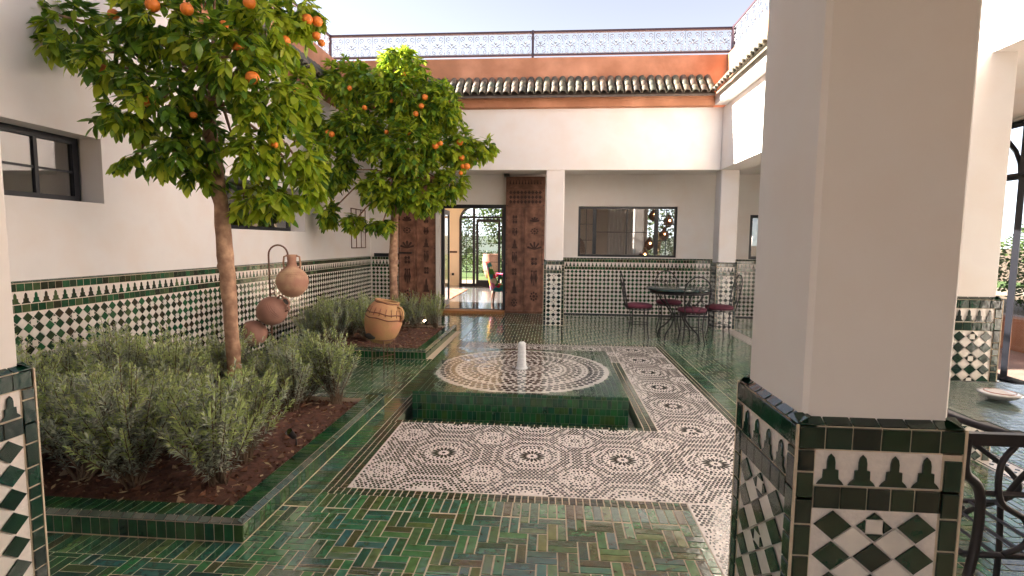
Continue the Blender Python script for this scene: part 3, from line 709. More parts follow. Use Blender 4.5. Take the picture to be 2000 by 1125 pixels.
# patchwork armchair
ac = thing('armchair', 'multicoloured patchwork armchair inside the hall beside the open doorway', 'armchair', (-1.10, 12.45, HZ), rz=math.radians(100), local=True)
mb = MB(); mb.box(-.32, .32, -.32, .30, .28, .44); mb.build('seat', M['patch'], ac)
mb = MB(); vs = []; 
for t in range(7):
    a = -.36 + .72 * t / 6; cv = .06 * (abs(a) / .36) ** 2
    vs += [(a, .26 - cv, .44), (a, .40 - cv, .98 - .35 * (abs(a) / .36) ** 3 * .5), (a, .50 - cv, .96 - .35 * (abs(a) / .36) ** 3 * .5), (a, .38 - cv, .30)]
fs = []
for t in range(6):
    for k in range(4): fs.append((t * 4 + k, (t + 1) * 4 + k, (t + 1) * 4 + (k + 1) % 4, t * 4 + (k + 1) % 4))
fs += [(0, 1, 2, 3), (27, 26, 25, 24)]
mb.add(vs, fs); mb.build('backrest', M['patch'], ac)
for s in (-1, 1):
    mb = MB(); mb.tube([(s * .34, -.30, .30), (s * .36, -.30, .52), (s * .36, -.22, .60), (s * .36, .22, .64)], [.05, .055, .055, .05], 10); mb.build('armrest', M['patch'], ac)
    for t in (-.26, .30):
        mb = MB(); mb.tube([(s * .27, t, .28), (s * .31, t * 1.1, 0)], [.025, .014]); mb.build('leg', M['wood'], ac)

# lamp room behind the window ------------------------------------------------
mb = MB(); mb.box(-.09, 5.2, 15.2, 15.3, 0, 1.0); mb.box(-.09, 2.65, 15.2, 15.3, 1.0, 3.0); mb.box(4.2, 5.2, 15.2, 15.3, 1.0, 3.0); mb.box(2.65, 4.2, 15.2, 15.3, 2.6, 3.0); mb.box(-.09, 5.2, YB + .24, 15.2, 3.0, 3.1)
mb.box(5.2, 5.3, YB + .24, 12.0, 0, 3.0); mb.box(5.2, 5.3, 12.0, 15.3, 0, .5); mb.box(-.09, 5.2, YB + .24, 15.2, 0, .04)  # right wall left open above the sill, out of view, to add light
mb.box(2.2, 2.5, 14.0, 15.2, .04, 3.0)
mb.build('lamp_room_wall', M['plaster_brown'], bb)
cu_ = MB(); n = 40; vs = []
for i in range(n + 1):
    x = 1.45 + .72 * i / n; y = 13.9 + .035 * math.sin(i * 1.3)
    vs += [(x, y, .1), (x, y, 2.75)]
cu_.add(vs, [(2 * i, 2 * i + 2, 2 * i + 3, 2 * i + 1) for i in range(n)], 0, 0, True)
c_ = cu_.build('curtain', M['curtain']); c_['label'] = 'pale grey curtain hanging behind the window of the far arcade'; c_['category'] = 'curtain'
ar = MB(); pp = [(.25 * math.cos(t), .3 * math.sin(t)) for t in [PI * k / 12 for k in range(13)]]
mb = MB(); vs = [(.55 + x * 1.6, 15.19, 1.35 + z * 1.3) for x, z in pp] + [(.55 + .4, 15.19, .1), (.55 - .4, 15.19, .1)]
vs = [(.95, 15.19, .1)] + vs[:13] + [(.15, 15.19, .1)]; k = len(vs); vs2 = [(x, y - .02, z) for x, y, z in vs]
mb.add(vs + vs2, [tuple(range(k)), tuple(range(2 * k - 1, k - 1, -1))] + [(i, (i + 1) % k, k + (i + 1) % k, k + i) for i in range(k)]); mb.build('alcove', M['wood'], bb)
ld = ['highest brown lantern, left of the thick window post', 'lantern against the right-hand panes, near their top', 'glowing lantern just right of the thick window post', 'dark lantern at mid height left of the thick window post', 'lowest lantern, close above the window sill']
for i, (u, v, yy) in enumerate(((1277, 420, 12.6), (1306, 432, 12.9), (1297, 458, 12.4), (1268, 476, 12.7), (1258, 497, 12.5))):
    ray = cf + cr * ((u - 1000) / FPX) + cu * ((562.5 - v) / FPX); p = EYE + ray * (yy / ray.y); s = .12
    t = thing('lantern', ld[i], 'lantern', p, local=True, group='lanterns hanging behind the far window')
    mb = MB(); mb.lathe([(.001, .17), (.03, .16), (.05, .10), (.105, .04), (.125, -.02), (.10, -.09), (.04, -.14), (.001, -.15)], 12); mb.build('shade', M['lantern'], t)
    mb = MB(); mb.tube([(0, 0, .16), (0, 0, 3.0 - p.z)], .005, 5); mb.build('chain', M['iron'], t)
    mb = MB(); mb.lathe([(.001, .022), (.016, .012), (.022, 0), (.016, -.016), (.001, -.022)], 8, Matrix.Translation((0, -.125, .01))); mb.build('bulb', M['bulb'], t)
boxo('lamp_room_wall', (2.651, 4.199, 15.24, 15.26, 1.5, 1.515), M['steel'], bb)

# carved door leaves -------------------------------------------------
def carved_leaf(x0, x1, label, flip):
    y = YB - .13
    root = boxo('carved_door', (x0, x1, y, y + .07, .012, 2.84), M['wood'], bb, label=label)
    W = x1 - x0; out = []; 
    def pc(cx, cz, poly, t=.012, mt='wood2'): out.append((Vector((x0 + cx, y - .0005, cz)), X, Z, poly, t, M[mt]))
    # plank frames
    for (a, b, c_, d) in ((.02, W * .45, .05, 2.22), (W * .49, W - .02, .05, 2.22), (.02, W - .02, 2.26, 2.60), (.02, W - .02, 2.63, 2.82)):
        w_, h_ = b - a, d - c_
        pc((a + b) / 2, c_ + .012, rect(w_, .024), .02, 'wood'); pc((a + b) / 2, d - .012, rect(w_, .024), .02, 'wood')
        pc(a + .012, (c_ + d) / 2, rect(.024, h_ - .05), .02, 'wood'); pc(b - .012, (c_ + d) / 2, rect(.024, h_ - .05), .02, 'wood')
    for i in range(11): pc(.09 + i * (W - .18) / 10, 2.685, merlon(.045, .09), .016)
    for j in range(3):
        for i in range(9): pc(.10 + i * (W - .20) / 8, 2.33 + j * .095, dia(.075, .085), .016)
    rr = random.Random(3)
    def motif(cx, cz, w, h, kind):
        if kind == 0:
            for s in (-1, 1): pc(cx + s * w * .2, cz, dia(w * .3, h * .8)); pc(cx + s * w * .2, cz + h * .42, dia(w * .2, h * .2))
            pc(cx, cz, rect(w * .1, h * .9))
        elif kind == 1:
            for k in range(8):
                t = 2 * PI * k / 8; pc(cx + math.cos(t) * w * .3, cz + math.sin(t) * h * .3, ell(w * .2, h * .2, 6))
            pc(cx, cz, ell(w * .25, h * .25, 8))
        elif kind == 2:
            for k in range(5):
                t = PI * (k + .5) / 5; q = [(0, -.012), (h * .5, -.022), (h * .55, 0), (h * .5, .022), (0, .012)]
                out.append((Vector((x0 + cx, y - .0005, cz - h * .25)), Vector((math.cos(t), 0, math.sin(t))), Vector((-math.sin(t), 0, math.cos(t))), q, .014, M['wood2']))
        elif kind == 3: pc(cx, cz - h / 2, merlon(w * .8, h))
        else:
            for k in range(4): pc(cx + (k % 2 - .5) * w * .3, cz + (k // 2 - .5) * h * .45, ell(w * .3, h * .35, 6)); 
            pc(cx, cz, rect(w * .6, .012))
    cl = .235 * W; crr = .745 * W
    z = 2.1
    for i, (hh, kd) in enumerate(((.26, 4), (.20, 0), (.22, 3), (.30, 0), (.22, 4), (.34, 3), (.28, 1))):
        motif(cl if not flip else crr, z - hh / 2, .17, hh * .85, kd); z -= hh + .03
    z = 2.08
    for i, (hh, kd) in enumerate(((.22, 2), (.20, 1), (.34, 2), (.24, 4), (.40, 0), (.30, 1))):
        motif(crr if not flip else cl, z - hh / 2, .22, hh * .85, kd); z -= hh + .03
    out2 = [p for p in out]
    lay(root, out2, 'carving', 150, 0, tilt=.0, bev=.004)
    # nails
    mb = MB()
    for k in range(9):
        for xx in (.03, W - .03): mb.lathe([(.012, 0), (.009, .008), (.001, .011)], 6, Matrix.Translation((x0 + xx, y - .02, .15 + k * .3)) @ Matrix.Rotation(PI / 2, 4, 'X'))
    mb.build('stud', M['iron'], root, 'stuff')
    return root
carved_leaf(-.968, -.165, 'carved wooden door leaf folded back right of the doorway', False)
dl = carved_leaf(-3.24, DX0 - .09, 'carved wooden door leaf folded back left of the doorway', True)
boxo('bolt', (-3.22, -2.95, YB - .165, YB - .135, 1.24, 1.27), M['iron'], dl)
boxo('wall_speaker', (-1.01, -.90, YB - .16, YB - .003, 2.845, 2.93), M['black'], bb, label='small black box above the right carved leaf')
# rain chain / wires at the right side of back pillar omitted

# ================================================================ RIGHT BUILDING
rb = thing('courtyard_wing', 'right wing whose white beam catches the sun above the arcade', 'building', (3.0, 4, 0))
mb = MB(); mb.box(2.885, 3.24, -3.5, YP + .36, 2.785, 3.84); mb.build('beam', M['plaster'], rb)
mb = MB(); mb.box(3.241, 5.2, -3.5, YP + .362, 2.9, 3.1); mb.build('arcade_ceiling', M['plaster'], rb)
mb = MB(); mb.box(5.0, 5.2, -3.5, 3.6, 0, 2.9); mb.box(5.0, 5.2, 7.4, YB, 0, 2.9); mb.box(5.0, 5.2, 3.6, 7.4, 2.87, 2.9); mb.build('wall', M['plaster'], rb)
boxo('cornice', (2.701, 3.2, -3.5, YP - .131, 3.842, 4.0), M['plaster'], rb)  # white here puts the sun's glare on terracotta into the colour
eave(rb, Vector((2.61, -3.0, 4.0)), Y, X, 12.0, 4.0, rise=.32, run=.31, maxn=110, lab='sunlit eave of barrel tiles over the right arcade')
boxo('parapet', (2.921, 3.15, -3.5, 9.62, 4.001, 4.72), M['terracotta'], rb)
boxo('roof', (3.3, 6.5, -3.5, 9.9, 3.9, 4.1), M['terracotta'], rb)
# arched glazing toward the right garden
g2 = MB()
for yy in (3.62, 4.85, 6.08, 7.38): g2.tube([(5.05, yy, 0), (5.05, yy, 2.86)], .04, 4)
for zz in (.04, 2.27, 2.84): g2.tube([(5.05, 3.62, zz), (5.05, 7.38, zz)], .038, 4)
for c0 in (4.85, 6.73):
    pa = [(5.05, c0 + 1.2 * math.cos(t) * .52, 2.27 + .55 * math.sin(t)) for t in [PI * k / 12 for k in range(13)]]
    g2.tube(pa, .028, 4)
gg = g2.build('glazed_screen', M['steel'], rb, label='black steel glazed screen closing the right arcade')
boxo('pane', (5.048, 5.052, 3.66, 7.34, .08, 2.8), M['glass'], gg)

# ================================================================ near arcade above and behind the camera
nb = thing('near_arcade', 'shaded near arcade whose beam rests on the two closest pillars', 'building', (0, 0, 0))
mb = MB(); mb.box(-3.9, 2.88, 1.35, 1.73, 2.80, 3.84); mb.box(-3.9, 2.88, -3.4, 1.35, 2.9, 3.1); mb.box(-3.9, 5.0, -3.6, -3.41, 2.3, 2.9); mb.box(.3, 5.0, -3.6, -3.41, 0, 2.3); mb.build('beam', M['plaster'], nb)  # unseen rear wall, its left side left open to light the near pillar

# ================================================================ RAILINGS
def spiral(cx, cz, r0, turns, start, dirn, n=18):
    return [(cx + r0 * (1 - .80 * k / n) * math.cos(start + dirn * turns * 2 * PI * k / n), 0, cz + r0 * (1 - .80 * k / n) * math.sin(start + dirn * turns * 2 * PI * k / n)) for k in range(n + 1)]
def scroll_mesh(w=.26, h=.36):
    mb = MB(); r_ = .006
    for s in (-1, 1):
        mb.tube([(s * .012, 0, h * .42)] + [(s * w * .30, 0, h * .52)] + spiral(s * w * .24, h * .80, w * .19, 1.3, -PI / 2 if s > 0 else -PI / 2, s), r_, 4)
        mb.tube([(s * .012, 0, h * .42)] + [(s * w * .34, 0, h * .36)] + spiral(s * w * .22, h * .16, w * .15, 1.2, PI / 2, -s), r_, 4)
        mb.tube([(s * w * .10, 0, h * .62), (s * w * .02, 0, h * .50)], r_, 4)
    mb.tube([(0, 0, h * .30), (0, 0, h * .62)], r_, 4)
    mb.tube([(w / 2, 0, .0), (w / 2, 0, h)], r_ * .9, 4)
    me = bpy.data.meshes.new('scroll'); me.from_pydata(mb.v, [], mb.f); me.materials.append(M['scroll']); return me
SCM = scroll_mesh()
def railing(a, along, length, label, zb=4.78, h=.39, posts=(), maxu=300):
    root = thing('railing', label, 'railing', a, local=True, rz=math.atan2(along.y, along.x) if abs(along.y) > .01 else 0)
    mb = MB(); mb.box(0, length, -.018, .018, h - .0, h + .032); mb.build('top_rail', M['railiron'], root)
    mb = MB(); mb.box(0, length, -.015, .015, -.002, .024); mb.build('bottom_rail', M['railiron'], root)
    mb = MB(); mb.box(0, length, -.006, .006, h - .018, h - .008); mb.box(0, length, -.006, .006, .032, .042); mb.build('inner_rail', M['scroll'], root)
    for p in posts:
        mb = MB(); mb.box(p - .02, p + .02, -.02, .02, -.06, h + .04); mb.build('post', M['railiron'], root)
    n = int(length / .262)
    for i in range(n):
        o = bpy.data.objects.new('scroll', SCM); link(o, root); o.location = ((i + .5) * length / n, 0, .02)
    return root
railing((-4.08, 9.46, 4.78), X, 7.1, 'ornate iron railing with scrolls along the far parapet', posts=(0, 3.68, 7.1))
railing((3.02, 9.45, 4.78), -Y, 9.0, 'scrolled iron railing running back along the right parapet', posts=(.06, 3.6, 7.2))
railing((-4.08, 9.44, 4.78), -Y, 9.0, 'scrolled iron railing on the left parapet behind the orange trees', posts=(3.6, 7.2))

# ================================================================ PLANTERS
def planter(x0, x1, y0, y1, label, h=.117, sides='SEN', soilseed=1, mound=.04):
    root = thing('planter', label, 'planter', ((x0 + x1) / 2, (y0 + y1) / 2, 0)); t = .145
    mb = MB(); a = .004
    for (e, za, zb) in ((a, 0, h - .021), (.031, h - .021, h - .004)):
        mb.box(x0 + e, x1 - e, y0 + e, y0 + t, za, zb); mb.box(x0 + e, x1 - e, y1 - t, y1 - e, za, zb)
        mb.box(x1 - t, x1 - e, y0 + t, y1 - t, za, zb); mb.box(x0 + e, x0 + t, y0 + t, y1 - t, za, zb)
    w = mb.build('curb', M['grout'], root)
    ps = []; nz = .03
    def top(xa, xb, ya, yb, n, ax):
        s = ((xb - xa) if ax == 'x' else (yb - ya)) / n
        for i in range(n):
            if ax == 'x': c = Vector((xa + s * (i + .5), (ya + yb) / 2, h - .004)); p = rect(s - G, yb - ya - G)
            else: c = Vector(((xa + xb) / 2, ya + s * (i + .5), h - .004)); p = rect(xb - xa - G, s - G)
            ps.append((c, X, Y, p, .004, M['curb']))
    top(x0 + nz, x1 - nz, y0 + nz, y0 + t, round((x1 - x0) / .052), 'x'); top(x0 + nz, x1 - nz, y1 - t, y1 - nz, round((x1 - x0) / .052), 'x')
    top(x1 - t, x1 - nz, y0 + t, y1 - t, round((y1 - y0 - 2 * t) / .052), 'y'); top(x0 + nz, x0 + t, y0 + t, y1 - t, round((y1 - y0 - 2 * t) / .052), 'y')
    # bevelled nosing and upright side tiles
    for (pa, pb, n) in ((Vector((x0, y0, 0)), Vector((x1, y0, 0)), -Y), (Vector((x1, y0, 0)), Vector((x1, y1, 0)), X), (Vector((x1, y1, 0)), Vector((x0, y1, 0)), Y), (Vector((x0, y1, 0)), Vector((x0, y0, 0)), -X)):
        d = pb - pa; L = d.length; d = d / L
        up = (Z * .016 - n * nz).normalized()
        k = round(L / .058)
        for i in range(k): ps.append((pa + d * (L / k * (i + .5)) + Z * (h - .009) - n * (nz / 2 - .002), d, up, rect(L / k - .004, .033), .003, M['nosing']))
        k = round(L / .05)
        for i in range(k): ps.append((pa + d * (L / k * (i + .5)) + Z * (.05) - n * .004, d, Z, rect(L / k - .005, .086), .004, M['curb']))
    lay(w, ps, 'tile', 300, 6.5, tilt=.008)
    # soil
    rr = random.Random(soilseed); mb = MB(); nx, ny = 60, 60; vs = []
    for j in range(ny + 1):
        for i in range(nx + 1):
            x = x0 + t + (x1 - x0 - 2 * t) * i / nx; y = y0 + t + (y1 - y0 - 2 * t) * j / ny
            e = min(i, nx - i, j, ny - j); z = h - .04 + mound * min(1, e / 14) + rr.uniform(-.012, .014) * min(1, e / 2)
            vs.append((x, y, z))
    mb.add(vs, [(j * (nx + 1) + i, j * (nx + 1) + i + 1, (j + 1) * (nx + 1) + i + 1, (j + 1) * (nx + 1) + i) for j in range(ny) for i in range(nx)], 0, 0, True)
    mb.build('soil', M['soil'], root, 'stuff')
    mb = MB()
    for k in range(2600):
        x = rr.uniform(x0 + t + .01, x1 - t - .01); y = rr.uniform(y0 + t + .01, y1 - t - .01); e = min(x - x0 - t, x1 - t - x, y - y0 - t, y1 - t - y)
        z = h - .04 + mound * min(1, e / .5); r_ = rr.uniform(.004, .014) if rr.random() < .93 else rr.uniform(.015, .028)
        q = [Vector((rr.uniform(-1, 1), rr.uniform(-1, 1), rr.uniform(-1, 1))).normalized() * r_ * rr.uniform(.7, 1.2) for _ in range(5)]
        c = Vector((x, y, z + r_ * .4)); mb.add([c + Vector((r_, 0, 0)), c + Vector((-r_ * .5, r_ * .8, 0)), c + Vector((-r_ * .5, -r_ * .8, 0)), c + Vector((q[0].x, q[0].y, r_ * .9)), c + Vector((0, 0, -r_))], [(0, 1, 3), (1, 2, 3), (2, 0, 3), (1, 0, 4), (2, 1, 4), (0, 2, 4)], rr.random())
    mb.build('clods', M['clod'], root, 'stuff')
    mb = MB()
    for k in range(420):
        x = rr.uniform(x0 + t, x1 - t); y = rr.uniform(y0 + t, y1 - t); z = h + .012 + rr.uniform(0, .02); a = rr.uniform(0, 6.28); ln = rr.uniform(.02, .09)
        p = Vector((x, y, z)); d = Vector((math.cos(a), math.sin(a), rr.uniform(-.15, .25))); w = rr.uniform(.0012, .003) if rr.random() < .7 else rr.uniform(.006, .012)
        mb.add([p, p + d * ln * .5 + Vector((-d.y * w, d.x * w, .002)), p + d * ln, p + d * ln * .5 - Vector((-d.y * w, d.x * w, .002))], [(0, 1, 2, 3)], rr.random())
    mb.build('litter', M['straw'], root, 'stuff')
    return root
planter(-3.72, -1.50, 2.33, 4.50, 'low green-tiled planter bed nearest the camera, under the closer orange tree')
planter(-3.58, -1.58, 6.37, 8.50, 'low green-tiled planter bed farther back, under the second orange tree', soilseed=2)

# ================================================================ LAVENDER BUSHES
def lav_bush(seed, h=.5, spread=.30, nst=30, yel=.4):
    rr = random.Random(seed); fo = MB(); st = MB()
    for s in range(nst):
        a = rr.uniform(0, 2 * PI); lean = rr.uniform(.05, 1) ** .8 * spread; hh = h * rr.uniform(.72, 1.08) * (1 - .30 * (lean / spread) ** 2)
        p0 = Vector((rr.uniform(-.03, .03), rr.uniform(-.03, .03), -.02)); p1 = Vector((math.cos(a) * lean * .45, math.sin(a) * lean * .45, hh * .45)); p2 = Vector((math.cos(a) * lean + rr.uniform(-.02, .02), math.sin(a) * lean + rr.uniform(-.02, .02), hh))
        def P(t): return p0 * (1 - t) ** 2 + p1 * 2 * t * (1 - t) + p2 * t * t
        st.tube([P(k / 5) for k in range(6)], [.0045, .004, .0035, .003, .002, .001], 4)
        nsub = 5
        stems = [(P, .22, 1.0, 78)]
        for q in range(nsub):
            t0 = rr.uniform(.35, .8); b0 = P(t0); a2 = rr.uniform(0, 2 * PI); ln = rr.uniform(.07, .15)
            e = b0 + Vector((math.cos(a2) * ln * .55, math.sin(a2) * ln * .55, ln))
            stems.append((lambda t, b0=b0, e=e: b0.lerp(e, t), .1, 1.0, 22))
        for (F, ta, tb, n) in stems:
            yy = rr.random() < yel
            for k in range(n):
                t = ta + (tb - ta) * (k + rr.random()) / n; c = F(t); d = (F(min(1, t + .05)) - F(t - .05)).normalized()
                az = rr.uniform(0, 2 * PI); o1 = d.orthogonal().normalized(); o2 = d.cross(o1); rad = o1 * math.cos(az) + o2 * math.sin(az)
                ln = rr.uniform(.028, .048) * (1 - .4 * max(0, t - .8) / .2); upk = .8 + 1.6 * max(0, t - .5)
                dr = (rad + d * upk).normalized(); w = dr.cross(d)
                if w.length < 1e-4: continue
                w = w.normalized() * rr.uniform(.0030, .0046); droop = Vector((0, 0, -ln * rr.uniform(0, .35)))
                tip = c + dr * ln + droop; md = c + dr * ln * .5
                fo.add([c - w * .4, md - w, tip, md + w], [(0, 1, 2, 3)], 0, 1 if (yy and t > .5) or (t > .85 and rr.random() < .6) else (2 if t < .5 and rr.random() < .55 else 0))
    return fo, st
LV = []
for i in range(5):
    fo, st = lav_bush(20 + i, h=(.52, .60, .46, .56, .50)[i], spread=(.24, .27, .26, .22, .3)[i], nst=(30, 34, 28, 30, 34)[i], yel=(.3, .5, .35, .6, .25)[i])
    LV.append((fo.build('foliage', [M['lav'], M['lavy'], M['lavd']]), st.build('stem', M['lavs'])))
    for o in LV[-1]: col.objects.unlink(o)
lav1 = [(-3.45, 2.68, 'lavender bush in the far left corner of the near planter, half behind the cut-off pillar'), (-3.05, 2.60, 'lavender bush at the front edge of the near planter, second from the cut-off pillar'), (-2.70, 2.72, 'lavender bush at the front of the near planter with long drooping sprigs'),
        (-2.36, 2.66, 'front-row lavender bush just left of the orange trunk, thick bare stems showing'), (-1.88, 2.72, 'yellow-green lavender bush leaning over the near corner of the front planter'), (-3.50, 3.05, 'tall lavender bush against the left wall in the near planter'),
        (-1.92, 3.02, 'lavender bush between the near trunk and the black spike light'), (-2.10, 4.0, 'lavender bush right behind the spike light, beside the near trunk'),
        (-3.15, 3.02, 'dense lavender bush in the second row of the near planter, by the white dado'), (-2.80, 3.05, 'bushy grey-green lavender in the middle of the near planter'), (-2.42, 3.08, 'lavender bush directly in front of the near orange trunk'),
        (-3.50, 3.45, 'lavender bush beneath the diamond dado in the near planter'), (-3.12, 3.48, 'lavender bush behind the middle of the near planter'), (-2.78, 3.52, 'lavender bush left of the near orange trunk'),
        (-3.46, 3.92, 'lavender bush by the wall, level with the near orange trunk'), (-3.08, 3.98, 'tall lavender bush left behind the near orange trunk'), (-2.80, 4.15, 'lavender bush close behind the near orange trunk'),
        (-2.40, 4.22, 'lavender bush right of the near trunk at the far edge of the bed'), (-2.16, 4.26, 'narrow lavender bush at the far edge of the near planter'), (-1.83, 4.22, 'silvery lavender bush on its own at the far right corner of the near planter')]
lav2 = [(-3.25, 6.72, 'lavender bush at the front left of the farther planter'), (-2.9, 6.7, 'lavender bush behind the tilted ochre pot, left side'), (-3.25, 7.15, 'lavender bush against the wall in the farther planter'), (-2.88, 7.2, 'lavender bush in the middle of the farther planter'),
        (-3.2, 7.65, 'lavender bush near the wall, behind the middle of the farther planter'), (-2.80, 7.7, 'lavender bush left of the farther orange trunk'), (-3.1, 8.15, 'lavender bush at the back left of the farther planter'), (-2.35, 7.55, 'lavender bush just right of the ochre pot'),
        (-2.15, 8.1, 'lavender bush right of the farther orange trunk, before the doorway'), (-1.86, 8.2, 'rightmost lavender bush of the farther planter, beside the doorway'), (-2.55, 6.95, 'lavender bush directly behind the ochre pot'), (-2.45, 8.22, 'lavender bush behind the farther orange trunk')]
for k, (x, y, lab) in enumerate(lav1 + lav2):
    near = k < len(lav1); s = R.uniform(.95, 1.15) * (1.20 if near else 1.05)
    if lab.startswith('silvery'): s = 1.22
    t = thing('lavender_bush', lab, 'lavender bush', (x, y, .10), local=True, group='lavender bushes in the two planters'); t.rotation_euler = (R.uniform(-.13, .13), R.uniform(-.13, .13), R.uniform(0, 6.28)); t.scale = (s * 1.02, s * 1.02, s)
    a, b = LV[3 if lab.startswith('silvery') else (k * 2 + (k // 5)) % 5]
    for src in (a, b):
        c = src.copy(); link(c, t)

# ================================================================ ORANGE TREES
def leaf_mesh(v):
    L = 1.0; w = (.21, .25, .19)[v]; cv = (.10, .22, -.05)[v]
    st = [(0, 0), (.18, .62), (.42, 1.0), (.68, .80), (.88, .38), (1.0, 0)]
    vs = []; fs = []
    for (t, k) in st:
        z = -cv * t * t; fold = .16
        if k == 0: vs.append((t, 0, z))
        else: vs += [(t, -w * k, z + fold * w * k), (t, 0, z), (t, w * k, z + fold * w * k)]
    fs = [(0, 2, 1), (0, 3, 2)]
    for i in range(3): b = 1 + 3 * i; fs += [(b, b + 1, b + 4, b + 3), (b + 1, b + 2, b + 5, b + 4)]
    fs += [(10, 11, 13), (11, 12, 13)]
    return vs, fs
LM = {}
for v in range(3):
    for mk in ('leafa', 'leafb'):
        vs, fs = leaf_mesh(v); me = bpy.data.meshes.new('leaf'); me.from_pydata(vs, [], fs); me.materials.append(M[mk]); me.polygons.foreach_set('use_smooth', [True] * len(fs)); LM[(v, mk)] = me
LVS = [leaf_mesh(v) for v in range(3)]
def orange_tree(label, trunk, trad, lobes, fruits, seed, leaf_len, fr, minpx, origin, tden):
    rr = random.Random(seed); root = thing('orange_tree', label, 'orange tree', origin)
    mb = MB(); P = [Vector(p) for p in trunk]
    # smooth resample with knots
    pts = []; rad = []
    for i in range(len(P) - 1):
        for k in range(5):
            t = k / 5; p = P[i].lerp(P[i + 1], t); pts.append(p + Vector((rr.uniform(-.004, .004), rr.uniform(-.004, .004), 0))); rad.append((trad[i] * (1 - t) + trad[i + 1] * t) * rr.uniform(.95, 1.06))
    pts.append(P[-1]); rad.append(trad[-1])
    mb.tube(pts, rad, 14)
    for (kz, sg) in ((.62, 1), (.40, -1), (.8, -1)):
        c = pts[int(len(pts) * kz)]; r0 = rad[int(len(pts) * kz)]
        mb.lathe([(r0 * .5, -r0 * .6), (r0 * .55, -r0 * .2), (r0 * .45, r0 * .2), (.001, r0 * .35)], 8, Matrix.Translation(c + Vector((sg * r0 * .6, -r0 * .4, 0))) @ Matrix.Rotation(sg * PI / 2, 4, 'Y'))
    mb.build('trunk', M['bark'], root)
    fork = P[-2]
    br = MB()
    for (c, r, yf, dens) in lobes:
        c = Vector(c); s0 = fork.lerp(P[-1], rr.random()); mid = s0.lerp(c, .5) + Vector((rr.uniform(-.1, .1), rr.uniform(-.1, .1), .08))
        br.tube([s0, s0.lerp(mid, .5) + Vector((0, 0, .04)), mid, c], [trad[-1] * .62, trad[-1] * .42, trad[-1] * .28, .010], 7)
    br.build('branch', M['bark'], root)
    tw = MB(); leaves = []
    for (c, r, yf, dens) in lobes:
        c = Vector(c); r = Vector(r) if not isinstance(r, float) else Vector((r, r, r))
        ntw = int(dens * 4 * PI * ((r.x * r.y * r.z) ** (2 / 3)) * tden)
        for k in range(ntw):
            d = Vector((rr.gauss(0, 1), rr.gauss(0, 1), rr.gauss(0, 1))).normalized(); q = rr.uniform(.35, 1.0) ** .6
            if rr.random() < .12: q *= 1.17
            tip = c + Vector((d.x * r.x, d.y * r.y, d.z * r.z)) * q
            st0 = c.lerp(tip, rr.uniform(.55, .75)) + Vector((0, 0, .03))
            out = (tip - st0); L = out.length
            out = out.normalized() if L > .01 else d
            end = tip + Vector((0, 0, -.05)) * rr.random()
            tw.tube([st0, st0.lerp(end, .5) + Vector((0, 0, .025)), end], [.0035, .0028, .0015], 4, cap=False)
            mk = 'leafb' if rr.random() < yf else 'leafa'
            nl = rr.randint(6, 10)
            for i in range(nl):
                t = (i + .5) / nl; b = st0.lerp(end, t) + Vector((0, 0, .02 * math.sin(t * PI)))
                az = rr.uniform(0, 2 * PI); side = Vector((math.cos(az), math.sin(az), 0))
                dr = (side * .75 + out * .7 + Vector((0, 0, rr.uniform(-1.05, .10)))).normalized()
                ln = leaf_len * rr.uniform(.65, 1.15); up = Vector((rr.uniform(-.5, .5), rr.uniform(-.5, .5), 1))
                yv = up.cross(dr); yv = yv.normalized() if yv.length > .05 else dr.orthogonal().normalized(); zv = dr.cross(yv)
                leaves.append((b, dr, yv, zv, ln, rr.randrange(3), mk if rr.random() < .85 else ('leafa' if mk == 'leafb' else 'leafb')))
    tw.build('twig', M['twig'], root, 'stuff')
    # fruits
    om = MB(); om.lathe([(.001, -.98), (.30, -.94), (.62, -.78), (.87, -.48), (1.0, -.05), (.93, .38), (.70, .72), (.38, .92), (.12, .955), (.001, .93)], 20)
    me = bpy.data.meshes.new('orange'); me.from_pydata(om.v, [], om.f); me.materials.append(M['orange']); me.polygons.foreach_set('use_smooth', [True] * len(om.f))
    for (c, r_) in fruits:
        o = bpy.data.objects.new('orange', me); link(o, root); o.location = Vector(c) - OFF[root]; o.scale = (r_, r_, r_ * .96); o.rotation_euler = (rr.uniform(-.4, .4), rr.uniform(-.4, .4), 0)
    # rank: nearest to the eye in view
    def score(l):
        b = l[0] + l[1] * l[4] * .5; s = px_size(b, 1, -cf)
        return s - (l[0] - EYE).dot(cf) * 0 if s else 0
    idx = sorted(range(len(leaves)), key=lambda i: -score(leaves[i]))
    mbs = MB(); off = OFF[root]
    # individuals: spread through the front layer of the crown
    front = idx[:int(len(idx) * .35)]; rr.shuffle(front); ind = set(front[:300])
    for i, (b, dr, yv, zv, ln, v, mk) in enumerate(leaves):
        if i in ind:
            o = bpy.data.objects.new('leaf', LM[(v, mk)]); link(o, root); mm = Matrix.Identity(4)
            for q in range(3): mm[q][0] = dr[q] * ln; mm[q][1] = yv[q] * ln; mm[q][2] = zv[q] * ln; mm[q][3] = b[q] - off[q]
            o.matrix_basis = mm
        else:
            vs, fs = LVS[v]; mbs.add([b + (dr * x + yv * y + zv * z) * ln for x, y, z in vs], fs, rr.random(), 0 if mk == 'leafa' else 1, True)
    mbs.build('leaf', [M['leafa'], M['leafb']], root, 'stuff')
    return root
def bp(u, v, y):
    ray = cf + cr * ((u - 1000) / FPX) + cu * ((562.5 - v) / FPX); return EYE + ray * (y / ray.y)
